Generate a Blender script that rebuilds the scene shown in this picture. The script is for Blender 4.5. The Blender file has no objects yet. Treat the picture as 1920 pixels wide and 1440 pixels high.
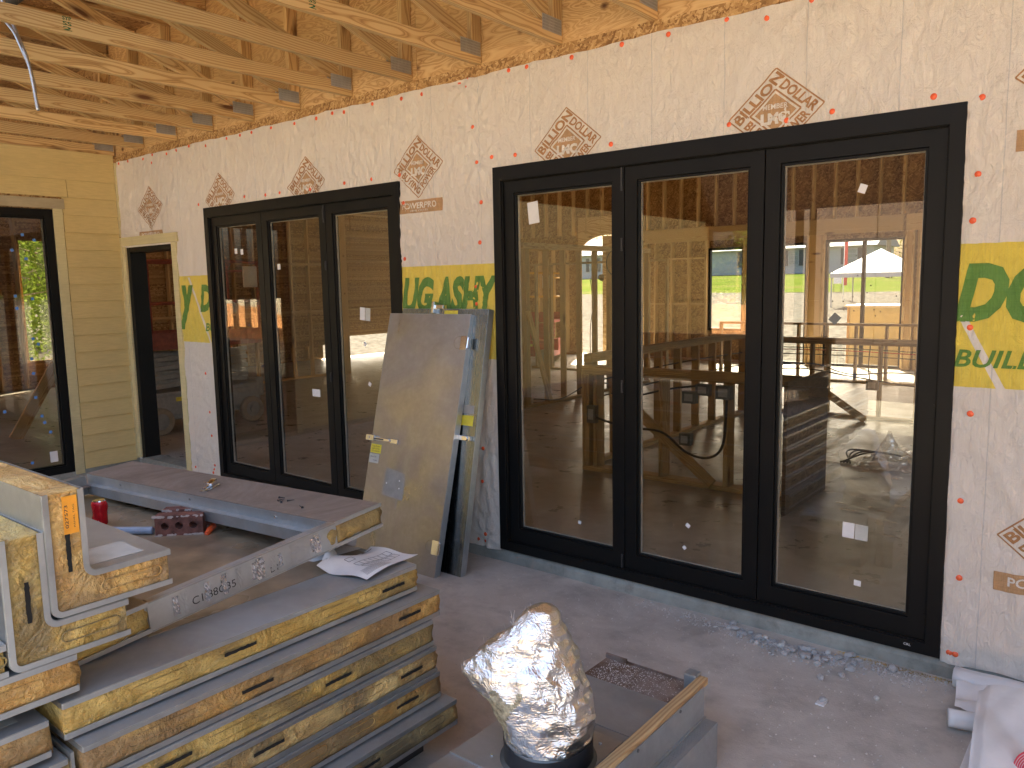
import bpy, bmesh, math, random
import numpy as np
from mathutils import Vector, Matrix

rnd = random.Random(7)
SC = bpy.context.scene
COL = SC.collection

# ------------------------------------------------------------------ camera
def look_matrix(yaw, pitch, roll):
    cy, sy, cp, sp = math.cos(yaw), math.sin(yaw), math.cos(pitch), math.sin(pitch)
    f = Vector((sy*cp, cy*cp, sp)); r = Vector((cy, -sy, 0)); u = r.cross(f)
    cr, sr = math.cos(roll), math.sin(roll)
    r2 = cr*r + sr*u; u2 = -sr*r + cr*u
    return Matrix((( r2.x, u2.x, -f.x), (r2.y, u2.y, -f.y), (r2.z, u2.z, -f.z)))
CAM_LOC = Vector((3.2442, -3.8794, 1.8091))
cam_data = bpy.data.cameras.new("camera")
cam_data.sensor_width = 36.0
cam_data.lens = 1483.66/1920*36
cam_data.clip_start = 0.05
cam_data.clip_end = 600
cam = bpy.data.objects.new("camera", cam_data)
COL.objects.link(cam)
cam.matrix_world = Matrix.Translation(CAM_LOC) @ look_matrix(-0.6808, -0.1249, -0.0189).to_4x4()
SC.camera = cam

# ------------------------------------------------------------------ world, sun, exposure
SUN_DIR = Vector((0.465*math.cos(math.radians(48)), -0.885*math.cos(math.radians(48)), -math.sin(math.radians(48)))).normalized()
world = bpy.data.worlds.new("World"); SC.world = world; world.use_nodes = True
wn = world.node_tree; wn.nodes.clear()
w_out = wn.nodes.new("ShaderNodeOutputWorld"); w_bg = wn.nodes.new("ShaderNodeBackground")
w_sky = wn.nodes.new("ShaderNodeTexSky"); w_sky.sky_type = 'NISHITA'; w_sky.sun_disc = False
w_sky.sun_elevation = math.radians(48)
w_sky.sun_rotation = math.atan2(-SUN_DIR.x, -SUN_DIR.y)
w_sky.air_density = 1.0; w_sky.dust_density = 8.0; w_sky.ozone_density = 0.4
w_bg.inputs[1].default_value = 0.10
wn.links.new(w_sky.outputs[0], w_bg.inputs[0]); wn.links.new(w_bg.outputs[0], w_out.inputs[0])
sun_data = bpy.data.lights.new("sun", 'SUN'); sun_data.energy = 4.6; sun_data.angle = math.radians(0.5)
sun_data.color = (1.0, 0.95, 0.83)
sun = bpy.data.objects.new("sun", sun_data); COL.objects.link(sun)
sun.rotation_euler = SUN_DIR.to_track_quat('-Z', 'Y').to_euler(); sun.location = (0, 0, 30)
SC.view_settings.view_transform = 'Standard'
SC.view_settings.look = 'None'
SC.view_settings.gamma = 1.0
SC.view_settings.use_curve_mapping = False
SC.view_settings.exposure = 3.35
SC.cycles.max_bounces = 12
SC.cycles.diffuse_bounces = 6
SC.cycles.glossy_bounces = 4
SC.cycles.transmission_bounces = 6
SC.cycles.transparent_max_bounces = 16
SC.cycles.use_denoising = True
SC.cycles.sample_clamp_indirect = 6.0
SC.cycles.caustics_reflective = False
SC.cycles.caustics_refractive = False

# ------------------------------------------------------------------ node helper
class NT:
    def __init__(self, name):
        self.m = bpy.data.materials.new(name); self.m.use_nodes = True
        self.t = self.m.node_tree; self.t.nodes.clear()
        self.out = self.t.nodes.new("ShaderNodeOutputMaterial")
    def n(self, typ, **kw):
        nd = self.t.nodes.new(typ)
        for k, v in kw.items():
            setattr(nd, k, v)
        return nd
    def link(self, a, b): self.t.links.new(a, b)
    def put(self, sock, v):
        if isinstance(v, bpy.types.NodeSocket): self.link(v, sock)
        elif v is not None:
            if hasattr(sock, 'default_value'):
                dv = sock.default_value
                if hasattr(dv, '__len__') and isinstance(v, (tuple, list)) and len(dv) == 4 and len(v) == 3: v = (*v, 1)
                elif hasattr(dv, '__len__') and not isinstance(v, (tuple, list)): v = [v]*len(dv)
                sock.default_value = v
    def coord(self, kind='Object'): return self.n("ShaderNodeTexCoord").outputs[kind]
    def pos(self): return self.n("ShaderNodeNewGeometry").outputs['Position']
    def rand(self): return self.n("ShaderNodeObjectInfo").outputs['Random']
    def math(self, op, a, b=None, c=None, clamp=False):
        nd = self.n("ShaderNodeMath", operation=op, use_clamp=clamp)
        self.put(nd.inputs[0], a); self.put(nd.inputs[1], b)
        if c is not None: self.put(nd.inputs[2], c)
        return nd.outputs[0]
    def vmath(self, op, a, b=None):
        nd = self.n("ShaderNodeVectorMath", operation=op)
        self.put(nd.inputs[0], a); self.put(nd.inputs[1], b); return nd.outputs[0]
    def sep(self, v):
        nd = self.n("ShaderNodeSeparateXYZ"); self.put(nd.inputs[0], v); return nd.outputs
    def comb(self, x, y, z):
        nd = self.n("ShaderNodeCombineXYZ")
        for i, v in enumerate((x, y, z)): self.put(nd.inputs[i], v)
        return nd.outputs[0]
    def noise(self, v, scale, detail=4, rough=0.55, dist=0.0, out=0):
        nd = self.n("ShaderNodeTexNoise"); self.put(nd.inputs['Vector'], v)
        nd.inputs['Scale'].default_value = scale; nd.inputs['Detail'].default_value = detail
        nd.inputs['Roughness'].default_value = rough; nd.inputs['Distortion'].default_value = dist
        return nd.outputs[out]
    def vor(self, v, scale, feature='F1', out='Color', rnd_=1.0):
        nd = self.n("ShaderNodeTexVoronoi", feature=feature); self.put(nd.inputs['Vector'], v)
        nd.inputs['Scale'].default_value = scale; nd.inputs['Randomness'].default_value = rnd_
        return nd.outputs[out]
    def wave(self, v, scale, dist, dscale=1.0, typ='RINGS', direc='X', detail=2.0):
        nd = self.n("ShaderNodeTexWave", wave_type=typ)
        if typ == 'RINGS': nd.rings_direction = direc
        else: nd.bands_direction = direc
        self.put(nd.inputs['Vector'], v); nd.inputs['Scale'].default_value = scale
        nd.inputs['Distortion'].default_value = dist; nd.inputs['Detail'].default_value = detail
        nd.inputs['Detail Scale'].default_value = dscale
        return nd.outputs['Fac']
    def ramp(self, fac, stops, interp='LINEAR'):
        nd = self.n("ShaderNodeValToRGB"); self.put(nd.inputs[0], fac)
        cr = nd.color_ramp; cr.interpolation = interp
        while len(cr.elements) < len(stops): cr.elements.new(0.5)
        for e, (p, c) in zip(cr.elements, stops):
            e.position = p
            e.color = (*c, 1) if isinstance(c, (tuple, list)) else (c, c, c, 1)
        return nd.outputs[0]
    def mix(self, fac, a, b, mode='MIX'):
        nd = self.n("ShaderNodeMix", data_type='RGBA', blend_type=mode)
        self.put(nd.inputs['Factor'], fac); self.put(nd.inputs[6], a); self.put(nd.inputs[7], b)
        return nd.outputs[2]
    def bump(self, h, strength=0.3, dist=0.01, normal=None):
        nd = self.n("ShaderNodeBump"); self.put(nd.inputs['Height'], h)
        nd.inputs['Strength'].default_value = strength; nd.inputs['Distance'].default_value = dist
        if normal is not None: self.put(nd.inputs['Normal'], normal)
        return nd.outputs[0]
    def pbr(self, col, rough=0.6, metal=0.0, normal=None, spec=0.5, **kw):
        b = self.n("ShaderNodeBsdfPrincipled")
        self.put(b.inputs['Base Color'], col); self.put(b.inputs['Roughness'], rough)
        self.put(b.inputs['Metallic'], metal); self.put(b.inputs['Specular IOR Level'], spec)
        if normal is not None: self.put(b.inputs['Normal'], normal)
        for k, v in kw.items(): self.put(b.inputs[k.replace('_', ' ')], v)
        self.link(b.outputs[0], self.out.inputs[0]); return b

M = {}
def simple(name, col, rough=0.6, metal=0.0, var=0.12, nscale=14, bump=0.08, spec=0.5, bscale=None):
    N = NT(name); c = N.coord()
    off = N.vmath('ADD', c, N.comb(N.math('MULTIPLY', N.rand(), 37.0), 0.0, 0.0))
    ns = N.noise(off, nscale, 5, 0.6)
    dark = tuple(x*(1-var*1.6) for x in col); lite = tuple(min(1, x*(1+var)) for x in col)
    cc = N.ramp(ns, [(0.3, dark), (0.7, lite)])
    bn = N.bump(N.noise(off, bscale or nscale*3, 4, 0.6), bump, 0.004)
    rr = N.math('ADD', N.math('MULTIPLY', N.noise(off, nscale*0.6, 3), 0.2), rough-0.1)
    N.pbr(cc, rr, metal, bn, spec); M[name] = N.m
    return N.m

# ---- lumber: rings around a long X axis
def lumber_mat(name, light, mid, dark, rough=0.6, knots=True, dirt=0.0):
    N = NT(name); c = N.coord(); r = N.rand()
    off = N.vmath('ADD', c, N.comb(N.math('MULTIPLY', r, 91.0), N.math('MULTIPLY_ADD', r, 0.06, 0.02), N.math('MULTIPLY_ADD', r, -0.09, 0.07)))
    s = N.sep(off)
    st = N.comb(N.math('MULTIPLY', s[0], 0.055), s[1], s[2])
    warp = N.noise(N.comb(N.math('MULTIPLY', s[0], 1.1), N.math('MULTIPLY', s[1], 3.0), N.math('MULTIPLY', s[2], 3.0)), 1.0, 2, 0.5, 0, 1)
    st2 = N.vmath('ADD', st, N.vmath('MULTIPLY', N.vmath('SUBTRACT', warp, (0.5, 0.5, 0.5)), (0.0, 0.11, 0.11)))
    w = N.wave(st2, 26.0, 0.9, 2.0, 'RINGS', 'X', 2)
    fib = N.noise(N.comb(N.math('MULTIPLY', s[0], 1.6), N.math('MULTIPLY', s[1], 90.0), N.math('MULTIPLY', s[2], 90.0)), 3.0, 3, 0.6)
    base = N.ramp(w, [(0.0, light), (0.45, light), (0.72, mid), (0.93, dark), (1.0, mid)])
    base = N.mix(N.math('MULTIPLY', fib, 0.35), base, mid, 'MULTIPLY')
    big = N.noise(off, 1.7, 3, 0.5)
    base = N.mix(N.math('MULTIPLY', big, 0.5, clamp=True), base, tuple(x*0.72 for x in mid))
    hue = N.math('MULTIPLY_ADD', r, 0.35, 0.82)
    base = N.mix(1.0, base, N.comb(hue, hue, hue), 'MULTIPLY')
    if knots:
        kc = N.comb(N.math('MULTIPLY', s[0], 1.35), N.math('MULTIPLY', s[1], 5.0), N.math('MULTIPLY', s[2], 5.0))
        kd = N.vor(kc, 1.0, 'F1', 'Distance')
        k1 = N.ramp(kd, [(0.05, 1.0), (0.11, 0.45), (0.17, 0.0)])
        base = N.mix(k1, base, (0.13, 0.05, 0.018))
    if dirt:
        dn = N.noise(off, 4.0, 5, 0.65)
        base = N.mix(N.ramp(dn, [(0.45, 0.0), (0.75, dirt)]), base, (0.16, 0.13, 0.10))
    bn = N.bump(N.math('ADD', fib, N.math('MULTIPLY', w, 0.5)), 0.18, 0.002)
    N.pbr(base, rough, 0.0, bn, 0.35); M[name] = N.m
lumber_mat('pine', (0.74, 0.54, 0.27), (0.62, 0.40, 0.17), (0.36, 0.19, 0.07))
lumber_mat('pine_pale', (0.55, 0.40, 0.20), (0.46, 0.30, 0.13), (0.28, 0.15, 0.06), dirt=0.5)
lumber_mat('pine_weathered', (0.62, 0.46, 0.25), (0.50, 0.33, 0.16), (0.32, 0.19, 0.09), dirt=0.25)

def plywood_mat(name, light, mid, dark, face='XZ', rough=0.62):
    # rotary-cut softwood face: cathedral figure, knots, footballs
    N = NT(name); p = N.coord(); r = N.rand()
    s = N.sep(N.vmath('ADD', p, N.comb(N.math('MULTIPLY', r, 23.0), 0.0, N.math('MULTIPLY', r, 7.0))))
    u = s[0] if face == 'XZ' else s[1]; v = s[2]
    v1 = N.comb(N.math('MULTIPLY', u, 1.0), N.math('MULTIPLY', v, 4.2), 0.0)
    n1 = N.noise(v1, 1.25, 3.0, 0.5, 0.9)
    figure = N.math('SINE', N.math('MULTIPLY', n1, 120.0))
    figure = N.math('MULTIPLY_ADD', figure, 0.5, 0.5)
    fib = N.noise(N.comb(N.math('MULTIPLY', u, 2.5), N.math('MULTIPLY', v, 70.0), 0.0), 2.0, 3, 0.6)
    base = N.ramp(figure, [(0.0, light), (0.55, mid), (0.9, dark), (1.0, mid)])
    base = N.mix(0.3, base, N.ramp(fib, [(0.3, dark), (0.7, light)]))
    big = N.noise(v1, 0.9, 3, 0.5)
    base = N.mix(N.ramp(big, [(0.35, 0.0), (0.7, 0.55)]), base, mid)
    kd = N.vor(N.comb(N.math('MULTIPLY', u, 1.8), N.math('MULTIPLY', v, 2.6), 0.0), 1.6, 'F1', 'Distance')
    base = N.mix(N.ramp(kd, [(0.03, 1.0), (0.07, 0.5), (0.1, 0.0)]), base, (0.12, 0.05, 0.02))
    N.pbr(base, rough, 0.0, N.bump(N.math('ADD', fib, figure), 0.2, 0.002), 0.3); M[name] = N.m
plywood_mat('plywood', (0.70, 0.48, 0.23), (0.58, 0.36, 0.15), (0.32, 0.16, 0.055))
plywood_mat('old_panel', (0.17, 0.125, 0.09), (0.12, 0.085, 0.06), (0.06, 0.042, 0.03), face='YZ')

def osb_mat(name, cols, face='XZ', scale=1.0):
    N = NT(name); p = N.coord(); s = N.sep(p)
    u = s[0]; v = s[2] if face == 'XZ' else s[1]
    def layer(ang, sc):
        ca, sa = math.cos(ang), math.sin(ang)
        uu = N.math('ADD', N.math('MULTIPLY', u, ca*9*sc), N.math('MULTIPLY', v, sa*9*sc))
        vv = N.math('ADD', N.math('MULTIPLY', u, -sa*42*sc), N.math('MULTIPLY', v, ca*42*sc))
        return N.comb(uu, vv, 0.0)
    a = N.vor(layer(0.2, scale), 1.0); b = N.vor(layer(1.1, scale), 1.0); c = N.vor(layer(-0.7, scale), 1.0)
    m1 = N.math('GREATER_THAN', N.noise(p, 22*scale, 2), 0.5)
    m2 = N.math('GREATER_THAN', N.noise(N.vmath('ADD', p, (5.0, 3.0, 1.0)), 26*scale, 2), 0.56)
    ch = N.sep(N.mix(m2, N.mix(m1, a, b), c))[0]
    base = N.ramp(ch, [(0.0, cols[0]), (0.35, cols[1]), (0.7, cols[2]), (1.0, cols[3])])
    N.pbr(base, 0.6, 0.0, N.bump(ch, 0.3, 0.002), 0.3); M[name] = N.m
osb_mat('osb', [(0.20, 0.10, 0.035), (0.36, 0.20, 0.075), (0.50, 0.31, 0.13), (0.62, 0.42, 0.20)], scale=1.7)
osb_mat('osb_inside', [(0.22, 0.11, 0.035), (0.34, 0.19, 0.07), (0.44, 0.26, 0.10), (0.54, 0.34, 0.15)], scale=0.8)
osb_mat('osb_flat', [(0.20, 0.10, 0.035), (0.33, 0.18, 0.07), (0.45, 0.27, 0.11), (0.55, 0.36, 0.17)], 'XY')

# ---- concrete
def concrete(name, base, dark, scale=1.0, stain=(0.30, 0.16, 0.11), gloss=0.75, stainamt=0.6, footp=0.0):
    N = NT(name); p = N.pos()
    big = N.noise(p, 0.8*scale, 6, 0.6, 0.4); med = N.noise(p, 5*scale, 6, 0.65); fine = N.noise(p, 90, 4, 0.7)
    col = N.ramp(big, [(0.3, dark), (0.65, base)])
    col = N.mix(N.ramp(med, [(0.32, 0.6), (0.52, 0.0)]), col, tuple(x*0.7 for x in dark))
    col = N.mix(N.ramp(fine, [(0.3, 0.3), (0.55, 0.0)]), col, tuple(x*0.75 for x in base))
    st = N.noise(N.vmath('ADD', p, (9.0, 4.0, 0.0)), 2.3*scale, 5, 0.6, 0.6)
    spk = N.noise(N.vmath('ADD', p, (2.0, 7.0, 0.0)), 17, 6, 0.75, 0.3)
    col = N.mix(N.ramp(spk, [(0.62, 0.0), (0.74, 0.55)]), col, tuple(x*0.55 for x in dark))
    col = N.mix(N.ramp(st, [(0.60, 0.0), (0.78, stainamt)]), col, stain)
    sweep = N.noise(N.vmath('MULTIPLY', p, (1.0, 1.35, 1.0)), 2.6, 7, 0.68, 0.5)
    col = N.mix(N.ramp(sweep, [(0.46, 0.0), (0.72, 0.6)]), col, tuple(min(1, x*1.28) for x in base))
    rr = N.ramp(med, [(0.3, gloss-0.15), (0.7, min(1.0, gloss+0.1))])
    N.pbr(col, rr, 0.0, N.bump(N.math('ADD', fine, N.math('MULTIPLY', med, 1.2)), 0.35, 0.004), 0.35); M[name] = N.m
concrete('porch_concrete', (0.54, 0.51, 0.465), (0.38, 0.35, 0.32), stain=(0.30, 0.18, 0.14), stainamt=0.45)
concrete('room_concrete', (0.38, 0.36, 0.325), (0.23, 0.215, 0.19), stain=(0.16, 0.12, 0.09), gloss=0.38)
concrete('kerb_concrete', (0.33, 0.335, 0.30), (0.18, 0.185, 0.165), 2.2, stain=(0.45, 0.24, 0.12), stainamt=0.25)
simple('stone_chip', (0.46, 0.46, 0.455), 0.8, 0, 0.25, 20, 0.4)
simple('stone_pale', (0.62, 0.61, 0.58), 0.8, 0, 0.15, 20, 0.3)

# ---- metals
def metal_mat(name, col, rough, aniso=0.0, brushed=None, dirt=None, pebble=0.0, metal=1.0, smear=0.25):
    N = NT(name); c = N.coord(); s = N.sep(c)
    off = N.vmath('ADD', c, N.comb(N.math('MULTIPLY', N.rand(), 11.0), 0.0, 0.0))
    n1 = N.noise(off, 3.0, 6, 0.65, 0.6); n2 = N.noise(off, 26, 4, 0.6)
    base = N.ramp(n1, [(0.25, tuple(x*0.72 for x in col)), (0.7, col)])
    base = N.mix(N.ramp(n2, [(0.45, 0.0), (0.8, 0.35)]), base, tuple(min(1, x*1.2) for x in col))
    mt = metal
    rr = N.math('MULTIPLY_ADD', n1, smear, rough-smear*0.4)
    h = n2
    if brushed:
        sc = {'x': (1.5, 160, 160), 'y': (160, 1.5, 160), 'z': (160, 160, 1.5)}[brushed]
        h = N.noise(N.vmath('MULTIPLY', c, sc), 2.0, 3, 0.6)
        rr = N.math('ADD', rr, N.math('MULTIPLY', h, 0.08))
    if pebble:
        h = N.noise(c, 260, 2, 0.5)
    bn = N.bump(h, pebble or 0.05, 0.0015)
    if dirt:
        dn = N.ramp(N.noise(off, 2.1, 6, 0.7, 1.0), [(0.42, 0.0), (0.68, dirt[1])])
        base = N.mix(dn, base, dirt[0]); mt = N.math('MULTIPLY_ADD', dn, -metal*0.9, metal)
        rr = N.math('ADD', rr, N.math('MULTIPLY', dn, 0.35), clamp=True)
    N.pbr(base, rr, mt, bn); M[name] = N.m
metal_mat('galvanized', (0.52, 0.54, 0.55), 0.42, dirt=((0.30, 0.31, 0.32), 0.5))
metal_mat('galvanized_edge', (0.62, 0.65, 0.665), 0.38, metal=0.9)
metal_mat('panel_skin', (0.40, 0.405, 0.40), 0.42, dirt=((0.30, 0.30, 0.295), 0.6), smear=0.2, metal=0.45)
metal_mat('embossed_skin', (0.50, 0.53, 0.53), 0.42, pebble=0.6, metal=0.8)
metal_mat('stainless', (0.38, 0.36, 0.345), 0.24, brushed='z', dirt=((0.24, 0.195, 0.16), 0.5), smear=0.12)
metal_mat('stainless_dark', (0.22, 0.24, 0.25), 0.22, brushed='z', smear=0.1)
metal_mat('chrome', (0.80, 0.80, 0.80), 0.12)
metal_mat('duct_steel', (0.42, 0.45, 0.47), 0.38, dirt=((0.30, 0.31, 0.31), 0.7), metal=0.7)
metal_mat('old_rail', (0.34, 0.29, 0.25), 0.55, dirt=((0.16, 0.11, 0.08), 0.8), metal=0.55)
simple('glass_wool', (0.44, 0.40, 0.28), 0.9, 0, 0.4, 60, 0.8)
metal_mat('rust_pan', (0.17, 0.105, 0.07), 0.55, dirt=((0.42, 0.38, 0.36), 0.75), metal=0.2)
simple('blocker_dark', (0.012, 0.011, 0.010), 0.9, 0, 0.1, 4, 0.02, 0.0)
simple('ceiling_reflection', (0.27, 0.20, 0.13), 0.30, 0, 0.35, 4, 0.05)  # tan of the mirrored wood ceiling, painted as base colour
simple('black_frame', (0.006, 0.006, 0.006), 0.45, 0, 0.1, 4, 0.02, 0.2)
simple('black_rubber', (0.02, 0.02, 0.02), 0.6)
simple('gasket_grey', (0.30, 0.29, 0.27), 0.5)
simple('dark_slot', (0.008, 0.008, 0.008), 0.9)
simple('dark_plastic', (0.06, 0.055, 0.05), 0.5)

def foam_mat(name, a, b, grime, stain=0.75):
    N = NT(name); c = N.coord(); r = N.rand()
    off = N.vmath('ADD', c, N.comb(0.0, N.math('MULTIPLY', r, 17.0), 0.0))
    n1 = N.noise(off, 7, 6, 0.65, 0.7); n2 = N.noise(off, 2.2, 5, 0.6, 1.2); n3 = N.noise(off, 60, 4, 0.6)
    base = N.ramp(n1, [(0.34, tuple(x*0.75 for x in b)), (0.45, b), (0.60, a), (0.75, tuple(min(1, x*1.2) for x in a))])
    base = N.mix(N.ramp(n2, [(0.45, 0.0), (0.58, stain)]), base, grime)
    base = N.mix(N.ramp(N.noise(off, 28, 5, 0.7, 0.8), [(0.58, 0.0), (0.75, 0.5)]), base, tuple(x*0.7 for x in grime))
    streak = N.noise(N.vmath('MULTIPLY', off, (1, 3.0, 40.0)), 3.0, 4, 0.6)
    base = N.mix(N.ramp(streak, [(0.52, 0.0), (0.75, 0.45)]), base, grime)
    bn = N.bump(N.math('ADD', N.math('MULTIPLY', n1, 3.0), n3), 0.9, 0.010)
    N.pbr(base, N.ramp(n1, [(0.3, 0.35), (0.7, 0.6)]), 0.0, bn, 0.5); M[name] = N.m
foam_mat('foam_amber', (0.66, 0.43, 0.15), (0.48, 0.27, 0.08), (0.22, 0.15, 0.08))
foam_mat('foam_yellow', (0.64, 0.46, 0.15), (0.46, 0.30, 0.08), (0.17, 0.13, 0.07))
foam_mat('foam_end', (0.66, 0.50, 0.22), (0.42, 0.28, 0.11), (0.16, 0.12, 0.07), 0.9)

def foil_mat(name):
    N = NT(name); c = N.coord()
    s1 = N.noise(N.vmath('MULTIPLY', c, (6, 6, 30)), 1.0, 4, 0.6, 1.5)
    s2 = N.vor(N.vmath('ADD', c, N.noise(c, 3, 2, 0.5, 0, 1)), 13, 'F1', 'Distance'); s3 = N.vor(N.vmath('ADD', c, N.noise(c, 4, 3, 0.5, 0, 1)), 48, 'F1', 'Distance')
    h = N.math('ADD', N.math('MULTIPLY', s1, 1.2), N.math('ADD', N.math('MULTIPLY', s2, 0.8), N.math('MULTIPLY', s3, 0.45)))
    N.pbr((0.86, 0.845, 0.82), 0.30, 1.0, N.bump(h, 0.5, 0.010)); M[name] = N.m
foil_mat('foil')

# ---- building wrap: woven sheet with the yellow print band; world coordinates so every piece lines up
def wrap_mat():
    N = NT('house_wrap'); p = N.pos(); s = N.sep(p)
    base = (0.76, 0.705, 0.625)
    th = N.noise(N.vmath('MULTIPLY', p, (1.0, 1.0, 240.0)), 3.0, 2, 0.5)
    tv = N.noise(N.vmath('MULTIPLY', p, (190.0, 1.0, 2.0)), 2.0, 3, 0.6)
    weave = N.math('ADD', N.math('MULTIPLY', th, 0.6), tv)
    c0 = N.mix(N.ramp(tv, [(0.35, 0.30), (0.55, 0.0)]), base, (0.60, 0.55, 0.51))
    c0 = N.mix(N.ramp(N.noise(p, 1.4, 4), [(0.35, 0.2), (0.7, 0.0)]), c0, (0.66, 0.56, 0.49))
    # faint printed stud lines every 0.2 m
    fx = N.math('FRACT', N.math('DIVIDE', N.math('ADD', s[0], 20.03), 0.4064))
    ln = N.math('LESS_THAN', fx, 0.012)
    c0 = N.mix(N.math('MULTIPLY', ln, 0.35), c0, (0.30, 0.33, 0.36))
    # yellow band between two heights, crossed by slanting unprinted strips
    edge = N.math('MULTIPLY', N.math('SUBTRACT', N.noise(p, 30, 2), 0.5), 0.006)
    z = N.math('ADD', s[2], edge)
    band = N.math('MULTIPLY', N.math('GREATER_THAN', z, 1.335), N.math('LESS_THAN', z, 1.945))
    bx = N.math('SUBTRACT', N.math('MULTIPLY', N.math('SUBTRACT', z, 1.335), -0.50), N.math('SUBTRACT', s[0], 2.765))
    def strip(x0):
        d = N.math('SUBTRACT', N.math('ADD', s[0], N.math('MULTIPLY', N.math('SUBTRACT', z, 1.335), 0.52)), x0)
        return N.math('MULTIPLY', N.math('LESS_THAN', N.math('ABSOLUTE', d), 0.016), N.math('LESS_THAN', z, 1.93))
    st = N.math('MAXIMUM', N.math('MULTIPLY', strip(2.765), N.math('LESS_THAN', z, 1.66)), strip(-3.39))
    yel = N.mix(N.ramp(tv, [(0.3, 0.5), (0.55, 0.0)]), (0.80, 0.62, 0.085), (0.60, 0.47, 0.11))
    fac = N.math('MULTIPLY', band, N.math('SUBTRACT', 1.0, st))
    col = N.mix(fac, c0, yel)
    lines = N.math('GREATER_THAN', N.noise(N.vmath('MULTIPLY', p, (2.0, 1.0, 60.0)), 2.0, 1, 0.5, 3.0), 0.80)
    h = N.math('ADD', N.math('MULTIPLY', weave, 0.2), N.noise(N.vmath('MULTIPLY', p, (26.0, 1.0, 12.0)), 1.0, 6, 0.66, 1.6))
    N.pbr(col, 0.42, 0.0, N.bump(h, 0.9, 0.019), 0.45, Sheen_Weight=0.1); M['house_wrap'] = N.m
wrap_mat()
def print_mat(name, col):
    N = NT(name); p = N.pos()
    tv = N.noise(N.vmath('MULTIPLY', p, (190.0, 1.0, 2.0)), 2.0, 3, 0.6)
    th = N.noise(N.vmath('MULTIPLY', p, (2.0, 1.0, 200.0)), 2.0, 2, 0.5)
    cc = N.mix(N.ramp(N.math('ADD', N.math('MULTIPLY', tv, 0.5), N.math('MULTIPLY', th, 0.5)), [(0.35, 0.45), (0.55, 0.0)]), col, tuple(min(1, x*1.7+0.03) for x in col))
    h = N.math('ADD', N.math('MULTIPLY', tv, 0.25), N.noise(N.vmath('MULTIPLY', p, (26.0, 1.0, 9.0)), 1.0, 5, 0.6, 1.2))
    N.pbr(cc, 0.45, 0.0, N.bump(h, 0.9, 0.019), 0.4); M[name] = N.m
print_mat('brown_print', (0.36, 0.18, 0.07))
print_mat('tan_print', (0.42, 0.25, 0.12))
print_mat('green_print', (0.10, 0.22, 0.035))
print_mat('pale_print', (0.68, 0.62, 0.55))
simple('nail_orange', (0.85, 0.13, 0.04), 0.35, 0, 0.05)

# ---- siding
def siding_mat(name, col, smudge):
    N = NT(name); c = N.coord(); r = N.rand()
    off = N.vmath('ADD', c, N.comb(0.0, N.math('MULTIPLY', r, 31.0), 0.0))
    g = N.noise(N.vmath('MULTIPLY', off, (1.0, 2.5, 28.0)), 3.0, 5, 0.65)
    col2 = N.ramp(g, [(0.3, tuple(x*0.86 for x in col)), (0.65, col)])
    col2 = N.mix(N.ramp(N.noise(off, 2.2, 4), [(0.5, 0.0), (0.8, smudge)]), col2, (0.25, 0.20, 0.13))
    N.pbr(col2, 0.6, 0.0, N.bump(g, 0.3, 0.003), 0.35); M[name] = N.m
siding_mat('siding_yellow', (0.64, 0.50, 0.225), 0.25)
siding_mat('trim_yellow', (0.62, 0.54, 0.30), 0.55)
siding_mat('trim_raw', (0.44, 0.37, 0.24), 0.9)

# ---- glass: mirrors a little, lets the rest through with a faint bronze tint; only the outer face of a pane acts
def glass_mat(name, tint, ior=1.85):
    N = NT(name); fr = N.n("ShaderNodeFresnel"); fr.inputs[0].default_value = ior
    geo = N.n("ShaderNodeNewGeometry")
    fac = N.math('MULTIPLY', fr.outputs[0], N.math('SUBTRACT', 1.0, geo.outputs['Backfacing']))
    tr = N.n("ShaderNodeBsdfTransparent"); gl = N.n("ShaderNodeBsdfGlossy"); gl.inputs['Roughness'].default_value = 0.0
    tint_c = N.mix(geo.outputs['Backfacing'], tint, (1.0, 1.0, 1.0)); N.link(tint_c, tr.inputs[0])
    mx = N.n("ShaderNodeMixShader"); N.link(fac, mx.inputs[0]); N.link(tr.outputs[0], mx.inputs[1]); N.link(gl.outputs[0], mx.inputs[2])
    N.link(mx.outputs[0], N.out.inputs[0]); M[name] = N.m
glass_mat('glass', (0.78, 0.74, 0.64), 1.95)
glass_mat('glass_clear', (0.86, 0.88, 0.86), 1.5)
simple('paper_white', (0.72, 0.71, 0.70), 0.6, 0, 0.05)
simple('sticker_yellow', (0.75, 0.62, 0.05), 0.5)
simple('sticker_orange', (0.80, 0.33, 0.03), 0.5)
simple('sticker_grey', (0.50, 0.50, 0.46), 0.5)
simple('tape_blue', (0.09, 0.24, 0.60), 0.6)
simple('ink', (0.03, 0.03, 0.035), 0.7)
simple('ink_green', (0.02, 0.10, 0.03), 0.7)
simple('brick_red', (0.19, 0.075, 0.055), 0.85, 0, 0.35, 30, 0.5)
simple('mortar', (0.50, 0.42, 0.38), 0.9, 0, 0.2, 30, 0.5)
simple('can_red', (0.55, 0.01, 0.02), 0.25, 0.3, 0.1)
simple('pipe_blue', (0.30, 0.36, 0.46), 0.45)
simple('plug_orange', (0.75, 0.10, 0.02), 0.45)
simple('lift_red', (0.45, 0.03, 0.02), 0.45, 0, 0.2)
simple('lift_rust', (0.30, 0.07, 0.035), 0.5, 0, 0.25)
simple('lift_grey', (0.30, 0.30, 0.28), 0.5)
simple('lift_yellow', (0.85, 0.45, 0.02), 0.45)
simple('tyre_tan', (0.32, 0.27, 0.20), 0.8)
simple('box_grey', (0.16, 0.17, 0.17), 0.45, 0.6)
simple('cable_black', (0.03, 0.03, 0.032), 0.45)
simple('cable_red', (0.45, 0.02, 0.02), 0.5)
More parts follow.
